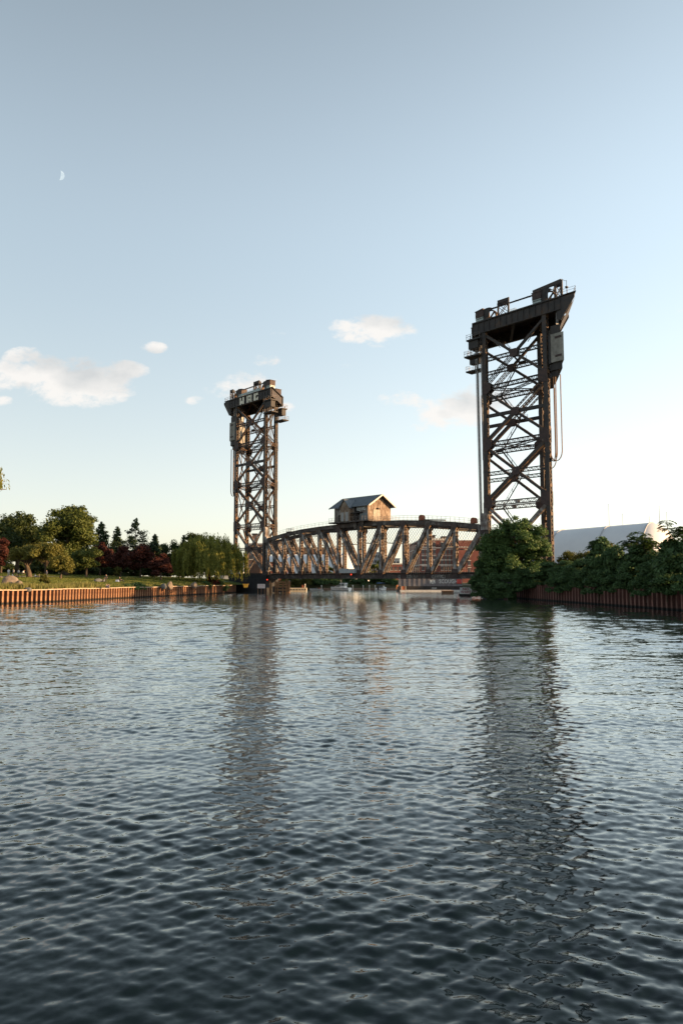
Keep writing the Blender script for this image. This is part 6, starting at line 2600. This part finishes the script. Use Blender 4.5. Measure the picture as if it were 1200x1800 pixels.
# ---------------- grass and rocks
def tufts():
    rg = np.random.default_rng(17)
    st_ = along(WALL_L, .12)
    Ps, hs = [], []
    for p in st_:
        if p.y > 200:
            continue
        dens = 16 if p.y < 146 else 3
        patch = .55 + .45 * math.sin(p.y * .55) * math.sin(p.y * .23 + 1)
        for _ in range(dens):
            d = .35 + rg.gamma(1.4, 1.1)
            x, y = p.x - d, p.y + rg.normal() * .2
            Ps.append((x, y, lawn_z(x, y) - .05))
            hs.append((.45 + 1.15 * patch * rg.uniform(.3, 1.0)) * (1 if p.y < 146 else .6) * max(.35, 1 - d / 7))
    P = np.array(Ps)
    hs = np.array(hs)
    n = len(P)
    a_ = rg.random(n) * 6.283
    B = np.stack([np.cos(a_), np.sin(a_), np.zeros(n)], 1) * rg.uniform(.03, .07, n)[:, None]
    lean = rg.normal(size=(n, 3)) * .16 * hs[:, None]
    lean[:, 2] = 0
    T = P + lean + np.array([0, 0, 1]) * hs[:, None]
    M_ = P + lean * .35 + np.array([0, 0, .5]) * hs[:, None]
    co = np.stack([P - B, P + B, M_ + B * .8, T, M_ - B * .8], 1).reshape(-1, 3)
    f_ = np.arange(n * 5).reshape(n, 5)
    gm_ = leaf_mat('bank_grass', (0.090, 0.115, 0.026), (0.260, 0.240, 0.080), .4, .6)
    link('bank_grass', grid_mesh('bank_grass', co, f_, gm_), None, None, 'stuff')


tufts()


def lawn_blades():
    rg = np.random.default_rng(29)
    n = 90000
    y = 100 + rg.random(n) ** 1.0 * 125
    d = .5 + 75 * rg.random(n) ** 1.5
    wx = np.interp(y, [p[1] for p in WALL_L], [p[0] for p in WALL_L])
    x = wx - d
    keep = (d < 29) | (d > 32.2)
    x, y, d = x[keep], y[keep], d[keep]
    n = len(x)
    z = np.array([lawn_z(a_, b_) for a_, b_ in zip(x, np.minimum(y, 215))])
    P = np.stack([x, y, z - .02], 1)
    a_ = rg.random(n) * 6.283
    B = np.stack([np.cos(a_), np.sin(a_), np.zeros(n)], 1) * rg.uniform(.05, .10, n)[:, None]
    h = rg.uniform(.07, .17, n)
    L = rg.normal(size=(n, 3)) * .05
    L[:, 2] = h
    co = np.stack([P - B, P + B, P + B * .5 + L, P - B * .5 + L], 1).reshape(-1, 3)
    gm_ = leaf_mat('lawn_blade', (0.078, 0.106, 0.018), (0.175, 0.186, 0.040), .42, .15)
    link('lawn_grass', grid_mesh('lawn_grass', co, np.arange(n * 4).reshape(n, 4), gm_), None, None, 'stuff')


lawn_blades()
ROCK = surf('boulder_stone', [(0.3, (0.105, 0.085, 0.068)), (0.7, (0.22, 0.178, 0.140))], 0.7, 0.9, bump=.05)
ROCKG = surf('grey_boulder_stone', [(0.3, (0.085, 0.087, 0.083)), (0.7, (0.165, 0.165, 0.155))], 0.7, 0.9, bump=.05)


def boulder(label, px, Y, w_, h_, seed, mat_, d=None, rz=0.0):
    rg = random.Random(seed)
    bm = bmesh.new()
    bmesh.ops.create_icosphere(bm, subdivisions=3, radius=1.0)
    planes = []
    for _ in range(9):
        v_ = Vector((rg.gauss(0, 1), rg.gauss(0, 1), rg.gauss(.2, .8))).normalized()
        planes.append((v_, rg.uniform(.62, .88)))
    for vt in bm.verts:
        for nn, k in planes:
            e = vt.co.dot(nn) - k
            if e > 0:
                vt.co -= nn * e * .85
        vt.co *= 1 + .03 * math.sin(vt.co.x * 9 + seed) * math.sin(vt.co.y * 8 + vt.co.z * 7)
        vt.co = Vector((vt.co.x * w_ / 2, vt.co.y * w_ * .42, vt.co.z * h_ * .75 + h_ * .28))
    me = bpy.data.meshes.new('boulder')
    bm.to_mesh(me)
    bm.free()
    me.materials.append(mat_)
    me.polygons.foreach_set('use_smooth', [False] * len(me.polygons))
    o = bpy.data.objects.new('boulder', me)
    COL.objects.link(o)
    x = lx(px, Y)
    o.location = (x, Y, lawn_z(x, Y) - .1)
    o.rotation_euler = (0, 0, rz)
    tag(o, label, 'boulder', 'boulders on the lawn')


boulder('biggest boulder on the bank, shaded side towards the river', 19, 124, 2.7, 1.75, 1, ROCK, rz=.4)
boulder('smaller sunlit boulder leaning against the biggest one', 34, 123.0, 1.4, 1.25, 2, ROCK)
boulder('flat grey stone in the grass right of the biggest boulder', 51, 122.8, 1.2, .5, 3, ROCKG)
boulder('low grey boulder beside the person standing in black', 173, 157, 1.9, .8, 4, ROCKG)
boulder('rounded grey boulder at the wall below the dark red trees', 288.5, 168, 1.5, 1.0, 5, ROCKG)
boulder('pointed brown boulder beside the rounded grey one', 299, 169, 1.75, 1.35, 6, ROCK, rz=.5)
boulder('brown boulder with a sunlit face below the willow', 342, 184, 1.9, 1.15, 7, ROCK)
boulder('small pale stone at the left edge of the lawn', 2, 150, .9, .5, 8, ROCK)


# ------------------------------------------------------------------ buildings beyond
def block(parent, name, x0, x1, y0, y1, z0, z1, mat_):
    mb = MB()
    mb.hexa([(x0, y0, z0), (x1, y0, z0), (x1, y1, z0), (x0, y1, z0)], [(x0, y0, z1), (x1, y0, z1), (x1, y1, z1), (x0, y1, z1)])
    return mb.build(name, mat_, parent)


def brick_works():
    Y = 420
    X = lambda px: (px - 600) / 1300.0 * Y
    zt = zt_of(950, Y)
    x0, x1, x2 = X(738), X(801), X(866)
    root = thing('brick_building', 'big dull red brick building with pale bands behind the right half of the truss', 'building', ((x0 + x1) / 2, Y + 35, 1.9))
    w_ = block(root, 'wall', x0, x1, Y, Y + 72, 1.9, zt, BRICK)
    block(root, 'wing', x1 + .02, x2, Y - 8, Y + 60, 1.9, zt - .3, BRICK)
    block(root, 'parapet', x0 - .25, x1 - .1, Y - .25, Y + 72.2, zt + .01, zt + .7, TRIM)
    for px in np.linspace(741, 799, 12):
        block(root, 'merlon', X(px) - .5, X(px) + .5, Y - .2, Y + .5, zt + .71, zt + 1.5, TRIM)
    for py in (963, 993):
        z = zt_of(py, Y)
        block(root, 'string_course', x0 - .12, x1 - .1, Y - .12, Y + 72.1, z - .25, z + .25, TRIM)
        if py == 963:
            block(root, 'string_course', x1 + .1, x2, Y - 8.12, Y - 8.001, z - .1, z + .3, TRIM)
    WIN = plain('far_window', (0.045, 0.045, 0.05), 0.25)
    first = None

    def win(cx, cy, cz, side):
        nonlocal first
        if first is None:
            mb = MB()
            mb.box((0, 0), (1, 0), (0, 1), 1.35, .10, -1.15, 1.15)
            mb2 = MB()
            mb2.box((0, 0), (1, 0), (0, 1), 1.8, .22, 1.16, 1.55)
            mb3 = MB()
            mb3.box((0, 0), (1, 0), (0, 1), 1.7, .26, -1.4, -1.16)
            first = (mb.mesh('window', WIN), mb2.mesh('lintel', TRIM), mb3.mesh('sill', TRIM))
        o = link('window', first[0], root)
        o.location = Vector((cx, cy, cz)) - root.location
        o.rotation_euler = (0, 0, side)
        for nm, me in (('lintel', first[1]), ('sill', first[2])):
            p = link(nm, me, o)
    for py in (957, 970, 981, 988, 999):
        z = zt_of(py, Y)
        for k in range(9):
            if k in (4,):
                continue
            win(x0 + 1.6 + k * (x1 - x0 - 3.2) / 8, Y - .03, z, 0)
        for k in range(8):
            win(x0 - .03, Y + 5 + k * 8.6, z, math.pi / 2)
    for py in (990, 1002):
        for k in range(3):
            win(x1 + 6 + k * 6, Y - 8.03, zt_of(py, Y), 0)
    # roof plant
    for px0, px1, py, lab in ((757, 768, 938, 'left'), (781, 800, 940, 'right')):
        zr = zt_of(py, Y)
        t = thing('roof_tank_house', 'dark brown tank house on the brick roof, the %s' % ('narrow one' if lab == 'left' else 'wider stepped one'), 'roof house', (X((px0 + px1) / 2), Y + 12, zt), 'tank houses on the brick roof')
        block(t, 'wall', X(px0), X(px1), Y + 9, Y + 15, zt + .02, zr - .8, GUSSET)
        block(t, 'roof', X(px0) - .4, X(px1) + .4, Y + 8.6, Y + 15.4, zr - .79, zr - .3, DARK)
        block(t, 'step', X(px0) - 1.2, X(px0) - .02, Y + 9.4, Y + 14, zt + .02, (zt + zr) / 2, GUSSET)


brick_works()


def simple_building(name, label, px0, px1, pyt, Y, depth, mat_, roof, wins=0, rows=1, cat='building'):
    x0, x1 = (px0 - 600) / 1300.0 * Y, (px1 - 600) / 1300.0 * Y
    zt = zt_of(pyt, Y)
    root = thing(name, label, cat, ((x0 + x1) / 2, Y + depth / 2, 1.9))
    block(root, 'wall', x0, x1, Y, Y + depth, 1.85, zt, mat_)
    block(root, 'roof', x0 - .3, x1 + .3, Y - .3, Y + depth + .3, zt + .01, zt + .6, roof)
    WIN = plain('far_window', (0.045, 0.045, 0.05), 0.25)
    for r in range(rows if wins else 0):
        for k in range(wins):
            cx = x0 + (x1 - x0) * (k + .5) / wins
            z1_ = zt - 1.2 - r * 3.4
            if z1_ < 5:
                continue
            wdw = block(root, 'window', cx - .7, cx + .7, Y - .06, Y - .005, z1_ - 1.8, z1_, WIN)
            block(wdw, 'sill', cx - .9, cx + .9, Y - .16, Y - .007, z1_ - 2.05, z1_ - 1.82, TRIM)
    return root


PALEB = surf('pale_render', [(0.3, (0.42, 0.41, 0.39)), (0.7, (0.55, 0.54, 0.52))], .2, .8)
GREYW = surf('grey_cladding', [(0.3, (0.26, 0.27, 0.29)), (0.7, (0.36, 0.37, 0.39))], .2, .7)
BROWNB = surf('brown_cladding', [(0.3, (0.075, 0.050, 0.042)), (0.7, (0.15, 0.10, 0.08))], .3, .8)
simple_building('brick_shed', 'low brick shed behind the left foot of the truss', 466, 502, 990, 318, 12, BRICK, BROWNB, 5, 1)
simple_building('brown_building', 'brown stepped building behind the lower bracing of the farther tower', 437, 466, 957, 322, 14, BROWNB, GREYW, 3, 2)
ch = simple_building('brown_chimney', 'square brown chimney seen through the farther tower', 443.5, 451.5, 940, 330, 2.2, BROWNB, DARK, 0, 0, 'chimney')
simple_building('pale_shed', 'low pale shed between the willow and the farther tower', 380, 428, 987, 306, 10, PALEB, PALEB, 4, 1)
simple_building('low_brick_building', 'low brick building left of the big brick building', 676, 722, 992, 390, 18, BRICK, TRIM, 6, 1)
simple_building('pale_building', 'pale far building above the low brick one', 683, 702, 983, 430, 15, PALEB, PALEB, 3, 2)
simple_building('grey_building', 'grey far building behind the middle of the truss', 651, 668, 972, 470, 15, GREYW, GREYW, 3, 3)


def viaduct():
    Y = 300
    x0, x1 = (455 - 600) / 1300.0 * Y, (596 - 600) / 1300.0 * Y
    z0, z1 = zt_of(974, Y), zt_of(962, Y)
    root = thing('elevated_railway', 'brown elevated railway girder on columns behind the left half of the truss', 'viaduct', ((x0 + x1) / 2, Y + 2, 1.9))
    VM = surf('viaduct_paint', [(0.3, (0.17, 0.095, 0.060)), (0.7, (0.30, 0.18, 0.115))], .4, .8)
    for yy in (Y, Y + 4.6):
        block(root, 'girder', x0, x1, yy, yy + .3, z0, z1, VM)
        for k in range(19):
            x = x0 + (x1 - x0) * k / 18
            block(root, 'stiffener', x - .1, x + .1, yy - .2, yy - .003, z0 + .05, z1 - .05, VM)
    block(root, 'deck', x0, x1, Y + .32, Y + 4.58, z1 - .6, z1 - .2, DARK)
    for k in range(4):
        x = x0 + (x1 - x0) * (k + .1) / 3.3
        for yy in (Y + .2, Y + 4.3):
            block(root, 'column', x - .35, x + .35, yy - .3, yy + .3, 1.85, z0 - .01, VM)
        block(root, 'bent', x - .3, x + .3, Y - .4, Y + 5.2, z0 - .9, z0 - .02, VM)


viaduct()


def dome(label, pr, pl, R, Hr, Hl, seam):
    """air supported hall: half barrel with rounded ends"""
    pr, pl = Vector((*pr, 0)), Vector((*pl, 0))
    ax = (pl - pr).normalized()
    sd = Vector((-ax.y, ax.x, 0))
    L = (pl - pr).length
    secs = []
    nseg = 18
    ts = [-1.0, -.97, -.88, -.72, -.5, -.25, 0.0] + list(np.linspace(.08, .92, 9)) + [1.0]
    e = 9.0
    root = thing('air_dome', label, 'dome', (pr + pl) / 2, 'white air domes')
    for t in ts:
        if t <= 0:
            s = math.sqrt(max(1e-4, 1 - t * t))
            c = pr + ax * (e * t)
            r, h = R * s, Hr * s
        else:
            c = pr + ax * (L * t)
            s = 1
            r, h = R, Hr + (Hl - Hr) * t
        secs.append([c + sd * (r * math.cos(a_)) + UP * (1.6 + h * math.sin(a_) ** .85) for a_ in np.linspace(0, math.pi, nseg)])
    for t in (.25, .5, .72, .88, .97, 1.0):
        s = math.sqrt(max(1e-4, 1 - t * t))
        c = pl + ax * (e * t)
        secs.append([c + sd * (R * s * math.cos(a_)) + UP * (1.6 + Hl * s * math.sin(a_) ** .85) for a_ in np.linspace(0, math.pi, nseg)])
    lofted(secs, closed=False).build('shell', DOMEM, root, smooth=True)
    for t in seam:
        mb = MB()
        c = pr + ax * (L * t)
        h = Hr + (Hl - Hr) * t
        mb.tube([c + sd * ((R + .02) * math.cos(a_)) + UP * (1.65 + h * math.sin(a_) ** .85) for a_ in np.linspace(0, math.pi, 25)], .22, 5)
        mb.build('seam', GREYW, root)


dome('large white air dome above the shrubs on the right bank', (101, 240), (68, 263), 19, 20.6, 18.8, (.0, .33, .72))
dome('paler air dome seen through the left half of the truss', (3.5, 372), (-52, 402), 15, 15.2, 14.6, (0.0, .5))
for k, (px, pyt, Y, lab) in enumerate(((1071, 887, 268, 'tallest thin mast behind the dome seam'), (1095, 904, 272, 'short thin mast right of the dome seam'), (1142, 909, 276, 'shortest thin mast near the bright dome end'),
                                       (1160, 890, 262, 'thicker tall mast at the bright dome end'), (1173, 901, 258, 'thin mast right of the bright dome end'))):
    x = (px - 600) / 1300.0 * Y
    z = zt_of(pyt, Y)
    m_ = thing('mast', lab, 'mast', (x, Y, 2), 'masts behind the white dome')
    mb = MB()
    mb.tube([(x, Y, 1.5), (x, Y, z * .5), (x, Y, z)], [.16, .12, .07], 6)
    mb.build('pole', RAILM if k in (3, 4) else plain('grey_pole', (.30, .30, .31), .5), m_)
    mb = MB()
    mb.tube([(x, Y, z), (x, Y, z + .3)], [.12, .02], 6)
    mb.build('finial', RAILM, m_)


# ------------------------------------------------------------------ moon
def moon():
    d = at(105.5, 308, 5200)
    R = 6.8 / 1300 * (d - cam.location).length
    vw = (d - cam.location).normalized()
    rt = vw.cross(UP).normalized()
    rt = (rt * math.cos(R_(6)) - UP * math.sin(R_(6))).normalized()
    up = rt.cross(vw).normalized()
    mb = MB()
    na, nb = 16, 10
    mb.v = []
    for i in range(na + 1):
        th = math.pi * i / na
        for j in range(nb + 1):
            ph = R_(12 + 84 * j / nb)
            mb.v.append(tuple(d + up * (R * math.cos(th)) + (rt * math.sin(ph) - vw * math.cos(ph)) * (R * math.sin(th))))
    for i in range(na):
        for j in range(nb):
            a_ = i * (nb + 1) + j
            mb.f.append((a_, a_ + 1, a_ + nb + 2, a_ + nb + 1))
            mb.m.append(0)
    m, n, l, b = new_mat('moonlit_surface')
    em = n.new('ShaderNodeEmission')
    c = ramp(n, l, noise_node(n, l, .05, 3.0, .6), [(0.35, (0.185, 0.225, 0.245)), (0.65, (0.245, 0.275, 0.288))])
    l.new(c, em.inputs[0])
    l.new(em.outputs[0], n['Material Output'].inputs[0])
    me = bpy.data.meshes.new('moon')
    me.from_pydata(mb.v, [], mb.f)
    me.materials.append(m)
    o = bpy.data.objects.new('moon', me)
    COL.objects.link(o)
    tag(o, 'pale half moon high in the clear sky above the park', 'moon')


moon()
TRIS = {}
for o in bpy.data.objects:
    if '_org' in o:
        del o['_org']
